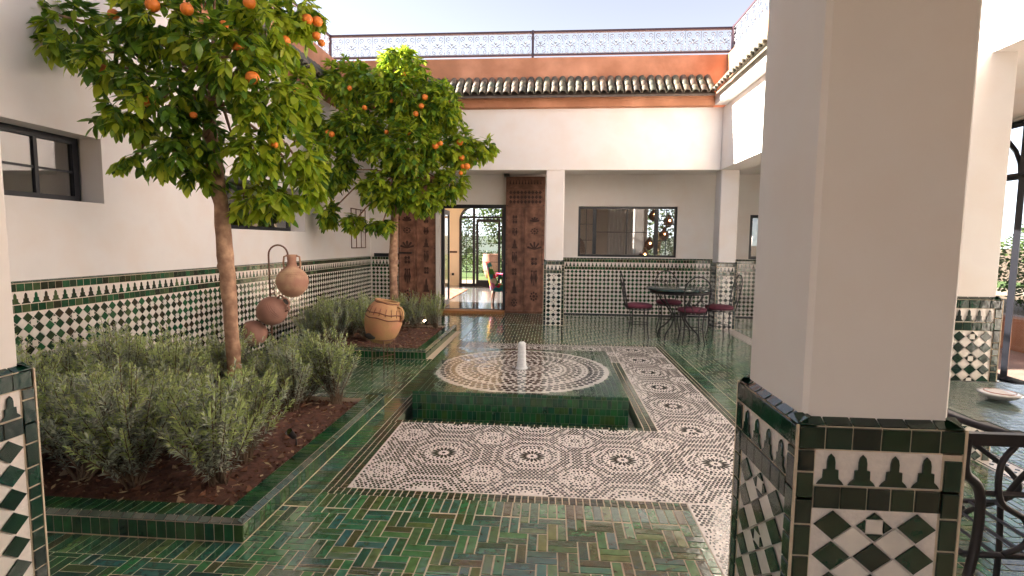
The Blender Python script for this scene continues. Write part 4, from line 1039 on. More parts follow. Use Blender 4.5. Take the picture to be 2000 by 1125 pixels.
# near tree: lobes measured on the photograph, then fixed as places in the garden
T1 = [((330, 60), 3.8, (.42, .42, .30), .25, 1.0), ((420, -60), 4.1, (.60, .50, .40), .3, .8), ((150, 60), 3.9, (.26, .24, .24), .35, .9), ((75, 20), 3.9, (.14, .16, .22), .5, .9), ((130, 100), 3.75, (.15, .15, .12), .55, 1.0),
      ((230, 130), 3.7, (.24, .24, .20), .25, 1.0), ((250, 235), 3.7, (.24, .22, .15), .35, 1.1), ((320, 190), 3.65, (.28, .26, .24), .15, 1.1), ((340, 300), 3.75, (.26, .24, .16), .25, 1.1), ((255, 320), 3.75, (.12, .14, .08), .4, 1.0), ((400, 270), 3.85, (.22, .22, .24), .05, 1.1),
      ((450, 110), 3.6, (.32, .26, .30), .25, 1.1), ((520, 60), 3.8, (.28, .28, .28), .75, 1.1), ((590, 30), 4.0, (.18, .2, .2), .8, 1.0), ((520, 200), 3.75, (.30, .26, .26), .65, 1.2), ((580, 190), 4.1, (.20, .22, .26), .85, 1.1), ((500, 300), 3.85, (.22, .24, .22), .6, 1.2), ((580, 310), 4.1, (.24, .24, .22), .9, 1.2), ((530, 390), 4.0, (.22, .24, .14), .75, 1.2), ((610, 370), 4.15, (.12, .16, .16), .9, 1.1), ((480, 410), 3.9, (.10, .12, .10), .7, 1.0), ((395, 350), 3.85, (.16, .16, .10), .2, 1.0)]
lob = [(bp(u, v, y), r, min(1, yf + (.30 if u > 440 else .15)), dn) for (u, v), y, r, yf, dn in T1]  # lighter-leaf share raised on the right lobes, painting their sunlit side
F1 = [((200, 137), 3.55, .052), ((493, 152), 3.42, .055), ((465, 93), 3.42, .045), ((557, 80), 3.65, .045), ((600, 38), 3.75, .047), ((620, 42), 3.8, .045), ((618, 70), 3.8, .036), ((628, 84), 3.8, .032), ((292, 200), 3.5, .05), ((575, 175), 3.8, .04), ((378, 225), 3.5, .03), ((298, 10), 3.4, .055), ((222, 28), 3.6, .045), ((365, 18), 3.4, .05), ((535, 283), 3.7, .035), ((487, 5), 3.5, .05), ((437, 48), 3.4, .034)]
orange_tree('nearer, larger orange tree, its crown cut off by the top of the view', [(-2.54, 3.93, .07), (-2.55, 3.93, .54), (-2.57, 3.93, .96), (-2.585, 3.93, 1.37), (-2.61, 3.93, 1.77), (-2.65, 3.93, 2.05), (-2.69, 3.94, 2.45), (-2.62, 3.98, 2.85)],
            [.060, .053, .055, .062, .054, .060, .046, .032], lob, [(bp(*uv, y + .12), r * .86) for uv, y, r in F1], 5, .112, 1, 8, (-2.54, 3.93, .10), 64)
T2 = [((790, 190), 8.2, (.62, .60, .42), .45, .8), ((780, 130), 8.2, (.36, .4, .26), .95, 1.0), ((680, 160), 8.2, (.42, .4, .34), .75, .9), ((860, 210), 8.1, (.34, .4, .36), .6, .9), ((700, 260), 8.0, (.50, .45, .42), .35, .9), ((650, 330), 8.0, (.34, .35, .38), .25, .9), ((800, 290), 7.8, (.55, .5, .42), .45, .9), ((900, 290), 8.1, (.36, .38, .28), .6, .9), ((950, 290), 8.1, (.14, .16, .12), .8, 1.0), ((880, 360), 8.0, (.26, .3, .22), .6, .9), ((760, 370), 7.8, (.45, .42, .30), .45, .9), ((830, 385), 7.9, (.26, .26, .26), .7, .9), ((690, 435), 8.0, (.18, .2, .14), .55, .9), ((745, 440), 7.9, (.2, .2, .10), .4, .9), ((640, 420), 8.1, (.16, .2, .2), .3, .9), ((610, 260), 8.2, (.24, .3, .36), .5, .9)]
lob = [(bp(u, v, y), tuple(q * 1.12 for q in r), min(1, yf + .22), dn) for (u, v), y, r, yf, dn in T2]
F2 = [((648, 262), 7.5, .055), ((640, 258), 7.5, .04), ((712, 210), 7.6, .045), ((683, 172), 7.7, .045), ((830, 190), 7.6, .055), ((823, 207), 7.6, .05), ((812, 222), 7.6, .05), ((850, 285), 7.4, .06), ((860, 280), 7.4, .045), ((898, 278), 7.7, .06), ((902, 308), 7.7, .055), ((912, 325), 7.7, .06), ((904, 325), 7.7, .045), ((900, 338), 7.7, .04), ((946, 305), 8.0, .06), ((755, 258), 7.4, .04), ((788, 145), 7.8, .045), ((765, 197), 7.7, .04), ((800, 262), 7.4, .035)]
orange_tree('farther orange tree with a rounded crown of small oranges, standing left of the open doorway', [(-2.52, 8.2, .07), (-2.55, 8.2, .55), (-2.56, 8.2, .9), (-2.555, 8.2, 1.26), (-2.545, 8.2, 1.6), (-2.53, 8.2, 1.95), (-2.5, 8.2, 2.4), (-2.4, 8.2, 2.9)],
            [.075, .066, .062, .072, .060, .062, .05, .035], lob, [(bp(*uv, y + .14), r * .84) for uv, y, r in F2], 9, .135, 1, 5, (-2.52, 8.2, .10), 80)

# ================================================================ FOUNTAIN
fx0, fx1, fy0, fy1, fz = -1.205, .67, 4.37, 6.28, .19
ft = thing('fountain', 'low square green-tiled fountain with a round white mosaic top in the middle of the courtyard', 'fountain', ((fx0 + fx1) / 2, (fy0 + fy1) / 2, 0))
mb = MB(); mb.box(PX0, PX1, PY0, PY1, -.16, -.13); mb.box(PX0 - .02, PX0, PY0, PY1, -.13, -.0005); mb.box(PX1, PX1 + .02, PY0, PY1, -.13, -.0005); mb.box(PX0, PX1, PY0 - .02, PY0, -.13, -.0005); mb.box(PX0, PX1, PY1, PY1 + .02, -.13, -.0005)
mb.build('channel', M['groutd'], ft)
mb = MB(); mb.box(PX0 + .001, PX1 - .001, PY0 + .001, PY1 - .001, -.075, -.07); wch = mb.build('water', M['water'], kind='structure')
core = boxo('basin', (fx0 + .004, fx1 - .004, fy0 + .004, fy1 - .004, -.13, fz - .004), M['groutd'], ft)
ps = []
for (pa, pb, n) in ((Vector((fx0, fy0, 0)), Vector((fx1, fy0, 0)), -Y), (Vector((fx1, fy0, 0)), Vector((fx1, fy1, 0)), X), (Vector((fx1, fy1, 0)), Vector((fx0, fy1, 0)), Y), (Vector((fx0, fy1, 0)), Vector((fx0, fy0, 0)), -X)):
    d = pb - pa; L = d.length; d /= L
    for (z0, z1, w) in ((fz - .03, fz - .002, .052), (fz - .105, fz - .03, .045), (fz - .165, fz - .105, .048), (fz - .245, fz - .165, .045), (fz - .31, fz - .245, .05)):
        x = 0
        while x < L - .01:
            ww = min(w * R.uniform(.65, 1.25), L - x)
            if L - x - ww < .02: ww = L - x
            jz = R.uniform(-.010, .010) if z1 < fz - .04 else 0
            ps.append((pa + d * (x + ww / 2) + Z * ((z0 + z1) / 2 + jz * 0) - n * .004, d, Z, rect(ww - .004, z1 - z0 - .004), .004 + R.uniform(0, .001), M['curb'])); x += ww
# green corners of the top
ccx, ccy, RR = (fx0 + fx1) / 2 - .03, (fy0 + fy1) / 2 - .02, .90
nn = 36; s = (fx1 - fx0) / nn; ny = 37; sy = (fy1 - fy0) / ny
for i in range(nn):
    for j in range(ny):
        cx = fx0 + s * (i + .5); cy = fy0 + sy * (j + .5)
        if math.hypot(cx - ccx, cy - ccy) > RR + .012 or i in (0, nn - 1) or j in (0, ny - 1): ps.append((Vector((cx, cy, fz - .004)), X, Y, rect(s - .005, sy - .005), .004, M['curb']))
lay(core, ps, 'tile', 280, 6.5, tilt=.012)
mb = MB(); n = 64; vs = [(ccx + RR * math.cos(2 * PI * k / n), ccy + RR * math.sin(2 * PI * k / n), z) for z in (fz - .01, fz - .002) for k in range(n)]
vs = [(x, min(max(y, fy0 + .055), fy1 - .055), z) for x, y, z in vs]; vs = [(min(max(x, fx0 + .055), fx1 - .055), y, z) for x, y, z in vs]
mb.add(vs, [tuple(range(n, 2 * n))] + [(k, (k + 1) % n, n + (k + 1) % n, n + k) for k in range(n)]); mb.build('mosaic_disc', M['whitemos'], core)
mp = []
def kd(x, y): return math.hypot(x - ccx, y - ccy) < RR - .02 and fx0 + .075 < x < fx1 - .075 and fy0 + .075 < y < fy1 - .075
rings = [(.10, 24, .13, .014, 0), (.20, 24, .05, .028, .5)]
r = .265; k = 0
while r < RR: rings.append((r, 24 * max(1, round(2 * PI * r / .074 / 24)), .056 if k % 4 != 3 else .026, .056 if k % 4 != 3 else .026, .5 * (k % 2))); r += .056; k += 1
for (r, n, a, b, ph) in rings:
    for i in range(n):
        t_ = 2 * PI * (i + ph) / n; x = ccx + r * math.cos(t_); y = ccy + r * math.sin(t_)
        if kd(x, y): mp.append((Vector((x, y, fz - .002)), Vector((math.cos(t_), math.sin(t_), 0)), Vector((-math.sin(t_), math.cos(t_), 0)), ell(a, b), .0018, M['darkmos']))
lay(core, mp, 'mosaic_tile', 200, 7, tilt=.003, cheap=True)
# film of running water over the top
mb = MB(); n = 48; vs = []
for j in range(n + 1):
    for i in range(n + 1):
        x = fx0 + .01 + (fx1 - fx0 - .02) * i / n; y = fy0 + .01 + (fy1 - fy0 - .02) * j / n; r = math.hypot(x - ccx, y - ccy)
        vs.append((x, y, fz + .005 + .0012 * math.sin(r * 60) * math.exp(-r * 2) + R.uniform(-.0002, .0002)))
mb.add(vs, [(j * (n + 1) + i, j * (n + 1) + i + 1, (j + 1) * (n + 1) + i + 1, (j + 1) * (n + 1) + i) for j in range(n) for i in range(n)], 0, 0, True)
mb.build('water', M['water'], kind='structure')
jt = MB(); rr = random.Random(4); nz_, na = 22, 18; vs = []
for i in range(nz_ + 1):
    t = i / nz_; z = fz + .28 * t; rad = .045 + .02 * math.exp(-t * 14) - .004 * t
    if t > .90: rad *= math.sqrt(max(0.10, 1 - ((t - .90) / .12) ** 2))
    for k_ in range(na):
        a = 2 * PI * k_ / na; q = rad * (1 + rr.uniform(-.09, .09)); vs.append((ccx + q * math.cos(a), ccy + q * math.sin(a), z + rr.uniform(-.003, .003)))
jt.add(vs, [(i * na + k_, i * na + (k_ + 1) % na, (i + 1) * na + (k_ + 1) % na, (i + 1) * na + k_) for i in range(nz_) for k_ in range(na)] + [tuple(nz_ * na + k_ for k_ in range(na))], 0, 0, True)
for q in range(70):
    a = rr.uniform(0, 6.28); d_ = rr.uniform(.04, .10); r_ = rr.uniform(.002, .005); c = Matrix.Translation((ccx + d_ * math.cos(a), ccy + d_ * math.sin(a), fz + .006))
    jt.lathe([(.001, r_), (r_, r_ * .3), (r_, 0)], 6, c)
j_ = jt.build('water_jet', M['foam']); j_['label'] = 'short white foaming water jet rising from the centre of the fountain'; j_['category'] = 'water jet'

# ================================================================ POTS
def TM(p, rx=0, ry=0, rz=0, s=1): return Matrix.Translation(p) @ Matrix.Rotation(rz, 4, 'Z') @ Matrix.Rotation(ry, 4, 'Y') @ Matrix.Rotation(rx, 4, 'X') @ Matrix.Scale(s, 4)
# tilted ochre storage pot on its iron stand
vp = thing('clay_pot', 'large tilted ochre clay storage jar with two rope bands, resting on an iron stand', 'clay pot', (-1.99, 5.95, .30))
Mv = TM(Vector((-1.985, 5.95, .545)), ry=math.radians(11), rx=math.radians(-3))
mb = MB(); prof = [(.001, -.25), (.09, -.25), (.125, -.235), (.17, -.18), (.203, -.09), (.220, .0), (.219, .06), (.203, .13), (.175, .19), (.148, .225), (.138, .238), (.146, .248), (.146, .256), (.128, .258), (.122, .24), (.14, .20), (.16, .12)]
mb.lathe(prof, 40, Mv); mb.build('body', M['clay3'], vp)
for zz, rr_ in ((.115, .209), (.055, .221), (.235, .141)):
    mb = MB(); mb.tube([Mv @ Vector((rr_ * math.cos(2 * PI * k / 36), rr_ * math.sin(2 * PI * k / 36), zz + .006 * math.sin(k))) for k in range(37)], .0075, 6); mb.build('band', M['clayrope'], vp)
for sgn in (1,):
    mb = MB(); mb.tube([Mv @ Vector((.150, -.05, .205)), Mv @ Vector((.195, -.06, .21)), Mv @ Vector((.225, -.06, .17)), Mv @ Vector((.235, -.06, .10)), Mv @ Vector((.214, -.055, .06))], .016, 8); mb.build('handle', M['clay3'], vp)
for k in range(9):
    a = -PI / 2 + (k - 4) * .33; mb = MB(); mb.tube([Mv @ Vector((.19 * math.cos(a), .19 * math.sin(a), .175)), Mv @ Vector((.2175 * math.cos(a), .2175 * math.sin(a), .09))], .004, 5); mb.build('rib', M['clayrope'], vp)
mb = MB(); mb.lathe([(.001, .0), (.045, .0), (.05, -.01), (.001, -.02)], 14, Mv @ Matrix.Translation((-.07, -.175, -.17)) @ Matrix.Rotation(PI / 2.2, 4, 'X'), sc_=(1.4, .7)); mb.build('stain', M['inner'], vp)
sd = thing('pot_stand', 'thin three-legged iron stand under the tilted ochre jar', 'stand', (-1.99, 5.95, 0))
mb = MB(); mb.tube([(-1.985 + .155 * math.cos(2 * PI * k / 24), 5.95 + .155 * math.sin(2 * PI * k / 24), .345) for k in range(25)], .007, 6); mb.build('ring', M['rust'], sd)
for a in (-2.3, -1.25, -.35, 1.6):
    x, y = -1.985 + .155 * math.cos(a), 5.95 + .155 * math.sin(a); mb = MB(); mb.tube([(x, y, .345), (x, y, .01)], .007, 6); mb.build('leg', M['rust'], sd)
mb = MB(); mb.tube([(-2.09, 5.84, .12), (-1.84, 5.90, .17)], .005, 5); mb.build('crossbar', M['rust'], sd)
# iron post with hanging water jars
ps_ = thing('jar_post', 'bent iron post with a hooked top carrying clay water jars, by the left wall', 'stand', (-3.17, 5.6, 0))
mb = MB(); bx_, ex = -3.18, -2.955; cxm = (bx_ + ex) / 2; rd = (ex - bx_) / 2
pp = [(bx_ + .02, 5.6, 0.0), (bx_ + .01, 5.6, .6), (bx_, 5.6, 1.2), (bx_, 5.6, 1.33)] + [(cxm - rd * math.cos(PI * k / 12), 5.6, 1.33 + rd * math.sin(PI * k / 12)) for k in range(1, 13)] + [(ex, 5.6, 1.28)]
mb.tube(pp, .010, 8); mb.build('pole', M['rust'], ps_)
for (z0, r0) in ((.98, .035), (.92, .03), (.86, .035)):
    mb = MB(); mb.tube([(bx_ + r0 * math.cos(2 * PI * k / 12) + .03, 5.6, z0 + r0 * math.sin(2 * PI * k / 12)) for k in range(13)], .006, 6); mb.build('chain_link', M['rust'], ps_)
mb = MB(); mb.tube([(bx_, 5.6, .72), (bx_ + .02, 5.50, .60)], .01, 6); mb.tube([(bx_ + .01, 5.6, .45), (bx_ - .2, 5.62, .42)], .01, 6); mb.build('arm', M['rust'], ps_)
def jar(label, p, R_, mt, M4, neckh=.12, handles=True):
    t = thing('clay_jar', label, 'clay jar', p, group='clay water jars hanging on the iron post')
    k = R_ / .165
    mb = MB(); prof = [(.001, -.165), (.05, -.158), (.10, -.13), (.145, -.07), (.165, 0), (.158, .05), (.13, .10), (.085, .145), (.052, .17), (.045, .20), (.045, .17 + neckh * .7), (.055, .17 + neckh), (.048, .17 + neckh), (.036, .16 + neckh * .6), (.036, .18)]
    prof = [(a * k, b * k) for a, b in prof]; mb.lathe(prof, 32, M4); mb.build('body', mt, t)
    mb = MB()
    for zz, r_ in ((.075, .147), (.09, .138), (.105, .127)): mb.tube([M4 @ Vector((r_ * k * math.cos(2 * PI * q / 28), r_ * k * math.sin(2 * PI * q / 28), zz * k)) for q in range(29)], .003, 5)
    mb.build('ridge', mt, t)
    if handles:
        for s in (-1, 1):
            mb = MB(); mb.tube([M4 @ Vector((s * .05 * k, 0, (.16 + neckh) * k)), M4 @ Vector((s * .085 * k, 0, (.16 + neckh * .9) * k)), M4 @ Vector((s * .095 * k, 0, .19 * k)), M4 @ Vector((s * .085 * k, 0, .145 * k))], .010, 7); mb.build('handle', mt, t)
    mb = MB(); mb.lathe([(.001, 0), (.038 * k, 0)], 16, M4 @ Matrix.Translation((0, 0, (.165 + neckh * .95) * k))); mb.build('mouth', M['inner'], t)
    return t
p = Vector((-2.91, 5.6, 1.03)); jar('upright pink clay jar, the highest of those on the iron post', p, .175, M['clay1'], TM(p))
p = Vector((-3.14, 5.56, .70)); jar('dark red clay jar tipped to the right below the highest jar', p, .165, M['clay2'], TM(p, ry=math.radians(58), rx=.1), neckh=.05)
p = Vector((-3.36, 5.55, .44)); jar('lowest clay jar, lying with its dark mouth to the left, half behind the lavender', p, .15, M['clay2'], TM(p, ry=math.radians(-80), rx=math.radians(35)), neckh=-.02, handles=False)
Mj = TM(p, ry=math.radians(-80), rx=math.radians(35)); tj = [o for o in col.objects if o.get('label', '').startswith('lowest clay jar')][0]
mb = MB(); mb.lathe([(.001, .131), (.078, .131), (.084, .14), (.094, .14), (.098, .125), (.10, .10)], 28, Mj); mb.build('mouth', M['inner'], tj)

# wall grille on the left wall
wg = thing('wall_grille', 'small iron grille fixed to the left wall near the far corner', 'grille', (XL + .02, 10.1, 1.34))
for yy in (9.75, 10.0, 10.26, 10.5): mb = MB(); mb.tube([(XL + .04, yy, 1.36), (XL + .04, yy, 2.12)], .009, 4); mb.build('bar', M['rust'], wg)
for zz in (1.36, 1.74, 2.12): mb = MB(); mb.tube([(XL + .04, 9.74, zz), (XL + .04, 10.51, zz)], .009, 4); mb.build('crossbar', M['rust'], wg)
# garden spike lights
for (p, lab, lit) in (((-1.74, 3.34, .10), 'small black spike light at the right edge of the near planter', 0), ((-2.03, 8.27, .11), 'tiny lit ground spot glowing in the farther planter', 1)):
    t = thing('spike_light', lab, 'garden light', p, local=True); 
    mb = MB(); mb.tube([(0, 0, -.05), (0, 0, .03), (-.012, -.012, .05)], .006, 6); mb.build('spike', M['black'], t)
    mb = MB(); mb.lathe([(.001, -.03), (.018, -.03), (.024, .035), (.026, .04)], 12, TM(Vector((-.018, -.02, .07)), rx=math.radians(35), ry=math.radians(-20))); mb.build('head', M['black'], t)
    mb = MB(); mb.lathe([(.001, .0), (.023, 0)], 12, TM(Vector((-.018, -.02, .07)), rx=math.radians(35), ry=math.radians(-20)) @ Matrix.Translation((0, 0, .037)))
    mb.build('lens', M['spot'] if lit else M['tv'], t)

# ================================================================ FAR TABLE AND CHAIRS
def iron_chair(x, y, rz, label, src=None):
    if src is not None:
        r = src.copy(); col.objects.link(r); r.location = (x, y, 0.004); r.rotation_euler = (0, 0, rz); r['label'] = label
        for ch in list(src.children):
            c = ch.copy(); col.objects.link(c); c.parent = r
        return r
    t = thing('iron_chair', label, 'chair', (x, y, .004), rz=rz, local=True, group='wrought iron chairs at the round table')
    mb = MB(); mb.tube([(.20 * math.cos(2 * PI * k / 24), .20 * math.sin(2 * PI * k / 24), .46) for k in range(25)], .009, 6); mb.tube([(-.2, 0, .46), (.2, 0, .46)], .007, 5); mb.tube([(0, -.2, .46), (0, .2, .46)], .007, 5); mb.build('seat_frame', M['iron'], t)
    mb = MB(); mb.lathe([(.001, .472), (.17, .472), (.205, .485), (.215, .505), (.20, .53), (.16, .542), (.001, .548)], 28); mb.build('cushion', M['cushion'], t)
    for (a) in (.7, 2.44, 3.84, 5.58):
        cx, cy = math.cos(a), math.sin(a); mb = MB(); mb.tube(smooth([(cx * .19, cy * .19, .46), (cx * .175, cy * .175, .30), (cx * .185, cy * .185, .15), (cx * .215, cy * .215, 0)]), .009, 6); mb.build('leg', M['iron'], t)
    mb = MB(); mb.tube([(.16 * math.cos(2 * PI * k / 20), .16 * math.sin(2 * PI * k / 20), .22) for k in range(21)], .006, 5); mb.build('stretcher', M['iron'], t)
    # back, on the -y side
    def bk(u, z): return (u, -.195 - .10 * ((z - .46) / .55), z)
    mb = MB(); pts = [bk(-.15, .46), bk(-.175, .62), bk(-.19, .78)] + [bk(-.19 * math.cos(PI * k / 12), .80 + .22 * math.sin(PI * k / 12)) for k in range(1, 12)] + [bk(.19, .78), bk(.175, .62), bk(.15, .46)]
    mb.tube(pts, .009, 6); mb.build('back_frame', M['iron'], t)
    mb = MB()
    for s in (-1, 1):
        sp = [bk(s * (.075 + .055 * (1 - .75 * k / 16) * math.cos(PI + 2.4 * PI * k / 16)), .86 + .055 * (1 - .75 * k / 16) * math.sin(PI + 2.4 * PI * k / 16)) for k in range(17)]
        mb.tube([bk(s * .02, .48), bk(s * .10, .62), bk(s * .03, .78)] + sp, .006, 5)
        sp = [bk(s * (.09 + .04 * (1 - .7 * k / 12) * math.cos(2.2 * PI * k / 12)), .60 + .04 * (1 - .7 * k / 12) * math.sin(2.2 * PI * k / 12)) for k in range(13)]
        mb.tube(sp, .005, 5)
    mb.build('back_scrolls', M['iron'], t)
    return t
TX, TY = 2.02, 8.35
c0 = iron_chair(TX - .62, TY + .02, -PI / 2, 'iron chair with burgundy cushion left of the round table, back to the left')
iron_chair(TX + .10, TY - .42, 0, 'burgundy-cushioned iron chair in front of the round table, scrolled back to the camera', c0)
iron_chair(TX + .62, TY - .02, PI / 2, 'iron chair with burgundy cushion right of the round table, against the corner pillar', c0)
iron_chair(TX - .02, TY + .62, PI, 'iron chair mostly hidden behind the round table, next to the tiled wall', c0)
tb = thing('round_table', 'round dark green table on curved iron legs among the burgundy-cushioned chairs', 'table', (TX, TY, .004), local=True)
mb = MB(); mb.lathe([(.001, .765), (.48, .765), (.505, .775), (.51, .79), (.505, .803), (.001, .806)], 48); mb.build('top', M['tabletop'], tb)
mb = MB(); mb.lathe([(.44, .72), (.455, .72), (.455, .765), (.44, .765)], 32); mb.build('apron', M['iron'], tb)
for k in range(4):
    a = PI / 4 + k * PI / 2; cx, cy = math.cos(a), math.sin(a)
    mb = MB(); mb.tube(smooth([(cx * .42, cy * .42, .74), (cx * .34, cy * .34, .60), (cx * .18, cy * .18, .45), (cx * .12, cy * .12, .33), (cx * .22, cy * .22, .20), (cx * .34, cy * .34, .10), (cx * .36, cy * .36, 0)]), .012, 7); mb.build('leg', M['iron'], tb)
mb = MB(); mb.tube([(.13 * math.cos(2 * PI * k / 20), .13 * math.sin(2 * PI * k / 20), .36) for k in range(21)], .009, 6); mb.build('stretcher', M['iron'], tb)
ash = thing('ashtray', 'tiny white ashtray on the far round table', 'ashtray', (TX + .02, TY - .12, .811), local=True)
mb = MB(); mb.lathe([(.001, 0), (.04, 0), (.055, .022), (.048, .022), (.038, .008), (.001, .008)], 16); mb.build('dish', M['ceramic'], ash)

# ================================================================ NEAR TABLE AND CHAIR
NX, NY, NZ = 2.36, 2.50, .75
nt_ = thing('round_table', 'round glazed-tile table cut by the right edge of the view, holding a shell-like dish', 'table', (NX, NY, .004), local=True)
mb = MB(); mb.lathe([(.001, NZ - .04), (.54, NZ - .04), (.56, NZ - .03), (.56, NZ - .012), (.55, NZ - .006), (.001, NZ - .006)], 64); tp = mb.build('top', M['iron'], nt_)
ps = []
OFFt = Vector((NX, NY, .004))
for i in range(-14, 15):
    for j in range(-14, 15):
        x, y = i * .038, j * .038
        if math.hypot(x, y) < .528: ps.append((Vector((x, y, NZ - .006)), X, Y, rect(.0365, .0365), .004, M['neartop']))
tmp = px_size
lay(tp, ps, 'tile', 0, tilt=.004)
for k in range(4):
    a = PI / 4 + k * PI / 2; cx, cy = math.cos(a), math.sin(a)
    mb = MB(); mb.tube(smooth([(cx * .46, cy * .46, NZ - .04), (cx * .36, cy * .36, .55), (cx * .16, cy * .16, .40), (cx * .14, cy * .14, .30), (cx * .30, cy * .30, .15), (cx * .40, cy * .40, 0)]), .013, 7); mb.build('leg', M['iron'], nt_)
ds = thing('shell_dish', 'white lidded ceramic ashtray with a reddish rim on the near table', 'ashtray', (2.20, 2.66, NZ + .006), local=True)
mb = MB(); mb.lathe([(.001, 0), (.035, 0), (.05, .006), (.085, .028), (.088, .034), (.07, .036), (.05, .040), (.02, .048), (.001, .05)], 28); mb.build('dish', M['ceramic'], ds)
mb = MB(); mb.tube([(.060 * math.cos(2 * PI * k / 24), .060 * math.sin(2 * PI * k / 24), .0375) for k in range(25)], .0035, 6); mb.build('rim', M['ceramic_r'], ds)
nc = thing('metal_chair', 'black bent-metal chair in the right foreground, its back toward the camera', 'chair', (1.62, 1.98, .004), local=True)
Wc = .25; yb = -.22
mb = MB()
def flat(pts, w=.017, t=.011):   # square bar along points
    mb.tube(pts, w, 4)
mb.box(-Wc - .015, Wc + .015, yb - .012, yb + .012, .85, .89); mb.build('top_rail', M['iron'], nc)
for s in (-1, 1):
    mb = MB(); mb.tube(smooth([(s * Wc, yb, .87), (s * Wc, yb, .76), (s * (Wc - .055), yb + .01, .70), (s * (Wc - .075), yb + .02, .60), (s * (Wc - .065), yb + .02, .45), (s * (Wc - .02), yb + .0, .28), (s * (Wc + .02), yb - .03, .12), (s * (Wc + .03), yb - .05, 0)]), .016, 6); mb.build('leg', M['iron'], nc)
    mb = MB(); mb.tube(smooth([(s * Wc * .9, .20, .45), (s * Wc * .98, .21, .25), (s * Wc, .22, 0)]), .012, 6); mb.build('leg', M['iron'], nc)
    mb = MB(); mb.tube(smooth([(s * .10, yb, .85), (s * .14, yb, .78), (s * .13, yb, .66), (s * .05, yb, .60), (s * .04, yb, .52), (s * .10, yb + .01, .47)]), .010, 6); mb.build('back_bar', M['iron'], nc)
    mb = MB(); mb.tube(smooth([(s * (Wc - .02), yb + .02, .62), (s * (Wc + .03), -.05, .65), (s * (Wc + .02), .12, .64), (s * Wc * .9, .20, .45)]), .011, 6); mb.build('armrest', M['iron'], nc)
mb = MB(); mb.tube([(-Wc + .06, yb + .01, .68), (Wc - .06, yb + .01, .68)], .010, 4); mb.build('back_bar', M['iron'], nc)
mb = MB(); mb.tube([(-Wc + .04, yb + .03, .455), (Wc - .04, yb + .03, .455), (Wc - .03, .20, .455), (-Wc + .03, .20, .455), (-Wc + .04, yb + .03, .455)], .011, 6)
for k in range(5): mb.tube([(-.2 + k * .1, yb + .03, .455), (-.2 + k * .1, .2, .455)], .007, 4)
mb.build('seat', M['iron'], nc)

# ================================================================ GARDENS BEYOND
def sheet(name, x0, x1, y0, y1, z, m_): mb = MB(); mb.quad((x0, y0, z), (x1, y0, z), (x1, y1, z), (x0, y1, z)); return mb.build(name, m_, kind='structure')
sheet('lawn', -30, 20, 20.5, 60, -.012, M['lawn']); sheet('garden_path', -30, 20, 17.3, 20.5, -.016, M['path']); sheet('terrace', 5.4, 10.5, -5, 16, -.02, M['paving'])
sheet('lawn', -30, -8.2, -5, 17.2, -.012, M['lawn'])
def clump(label, c, r, n, seed, name='garden_shrub', cat='shrub', trunk=0, ls=.07):
    rr = random.Random(seed); t = thing(name, label, cat, (c[0], c[1], 0), local=True, group='shrubs in the garden outside'); mb = MB()
    for k in range(n):
        d = Vector((rr.gauss(0, 1), rr.gauss(0, 1), rr.gauss(0, 1))).normalized(); lump = 1 + .18 * math.sin(d.x * 5 + seed) * math.cos(d.z * 4)
        p = Vector((d.x * r[0], d.y * r[1], d.z * r[2])) * rr.uniform(.6, 1) * lump + Vector((0, 0, c[2]))
        if p.z < .02: p.z = rr.uniform(.02, .3)
        a = Vector((rr.gauss(0, 1), rr.gauss(0, 1), rr.gauss(0, 1))).normalized(); b = a.orthogonal().normalized(); l = ls * rr.uniform(.6, 1.3)
        mb.add([p, p + a * l * .5 + b * l * .25, p + a * l, p + a * l * .5 - b * l * .25], [(0, 1, 2, 3)])
    mb.build('foliage', M['hedge'], t, 'stuff')
    mb = MB(); mb.tube([(0, 0, 0), (.03, 0, max(.3, c[2]))], [.08 if trunk else .03, .05 if trunk else .02], 7); mb.build('trunk', M['bark'], t)
clump('tall bright green tree in the garden seen through the hall door', (-2.2, 27, 2.9), (1.7, 1.4, 1.6), 5000, 1, 'garden_tree', 'tree', 1, .16)
clump('low flowering shrub at the lawn edge beyond the hall door', (-2.6, 23.5, .6), (1.4, .6, .55), 2500, 2, ls=.10)
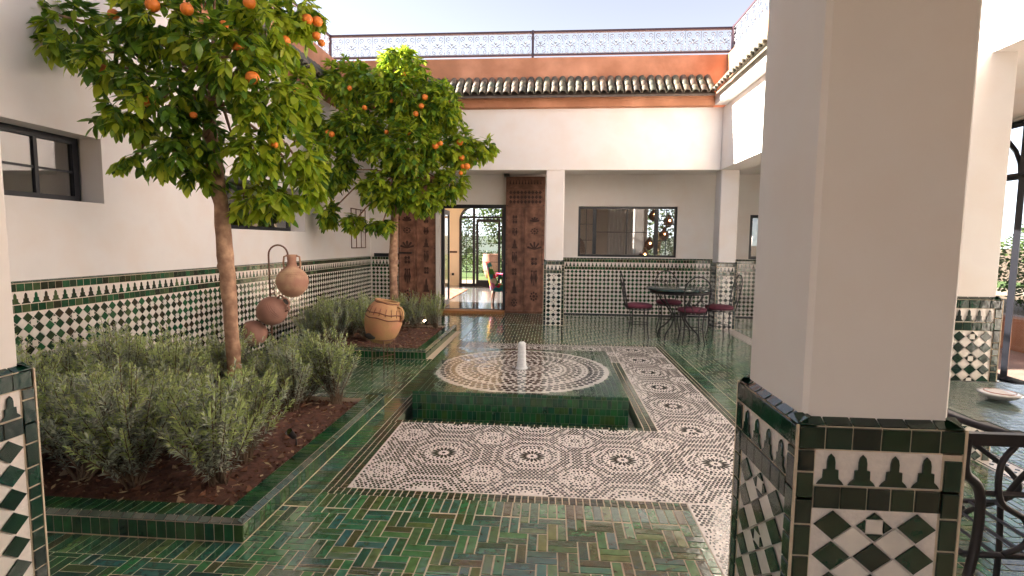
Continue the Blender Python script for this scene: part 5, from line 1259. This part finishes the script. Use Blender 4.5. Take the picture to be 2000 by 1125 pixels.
clump('dark shrub left in the garden beyond the hall door', (-4.8, 26, 1.6), (1.2, 1, 1.6), 3000, 3, ls=.14)
clump('leafy tree filling the garden window behind the lanterns', (3.7, 18.5, 1.9), (1.6, 1.0, 1.9), 6000, 4, 'garden_tree', 'tree', 1, .13)
clump('dark tree in the right garden beyond the glazed screen', (11.2, 9.6, 1.7), (1.0, 1.2, 1.9), 5000, 5, 'garden_tree', 'tree', 1, .13)
clump('hedge-like shrub in the right garden behind the cactus', (12.6, 12.9, 1.1), (2.4, 1.3, 1.4), 9000, 6, ls=.12)
gp = thing('garden_pot', 'tall terracotta garden pot on the lawn beyond the hall door', 'pot', (-2.55, 21.6, 0), local=True)
mb = MB(); mb.lathe([(.001, 0), (.22, 0), (.30, .25), (.36, .6), (.36, .85), (.32, .95), (.35, 1.0), (.30, 1.0), (.27, .9)], 28); mb.build('body', M['clay2'], gp)
mb = MB(); mb.lathe([(.001, .9), (.27, .9)], 20); mb.build('soil', M['soil'], gp)
lw = MB(); lw.box(6.8, 7.05, 3, 13, -.02, .45); l_ = lw.build('low_wall', M['terracotta']); l_['label'] = 'low terracotta garden wall outside the glazed screen at right'; l_['category'] = 'wall'
pc_ = thing('cactus', 'round-padded blue grey cactus outside the glazed screen at the right edge', 'cactus', (7.6, 8.3, 0), local=True)
rr = random.Random(8)
for (x, y, z, r_) in ((0, 0, .35, .3), (-.1, -.2, .75, .27), (.2, .15, .80, .24), (.1, -.35, 1.15, .24), (-.15, .2, 1.2, .2), (.15, .5, .45, .26)):
    mb = MB(); mb.lathe([(.001, -r_), (r_ * .5, -r_ * .87), (r_ * .87, -r_ * .5), (r_, 0), (r_ * .87, r_ * .5), (r_ * .5, r_ * .87), (.001, r_)], 18, TM(Vector((x, y, z)), rz=rr.uniform(-.6, .6)), sc_=(.25, 1)); mb.build('pad', M['pad'], pc_)
gwall = MB(); gwall.box(-30, 20, 60, 60.3, 0, 2.2); g_ = gwall.build('garden_wall', M['plaster']); g_['label'] = 'white garden wall far beyond the lawn'; g_['category'] = 'wall'
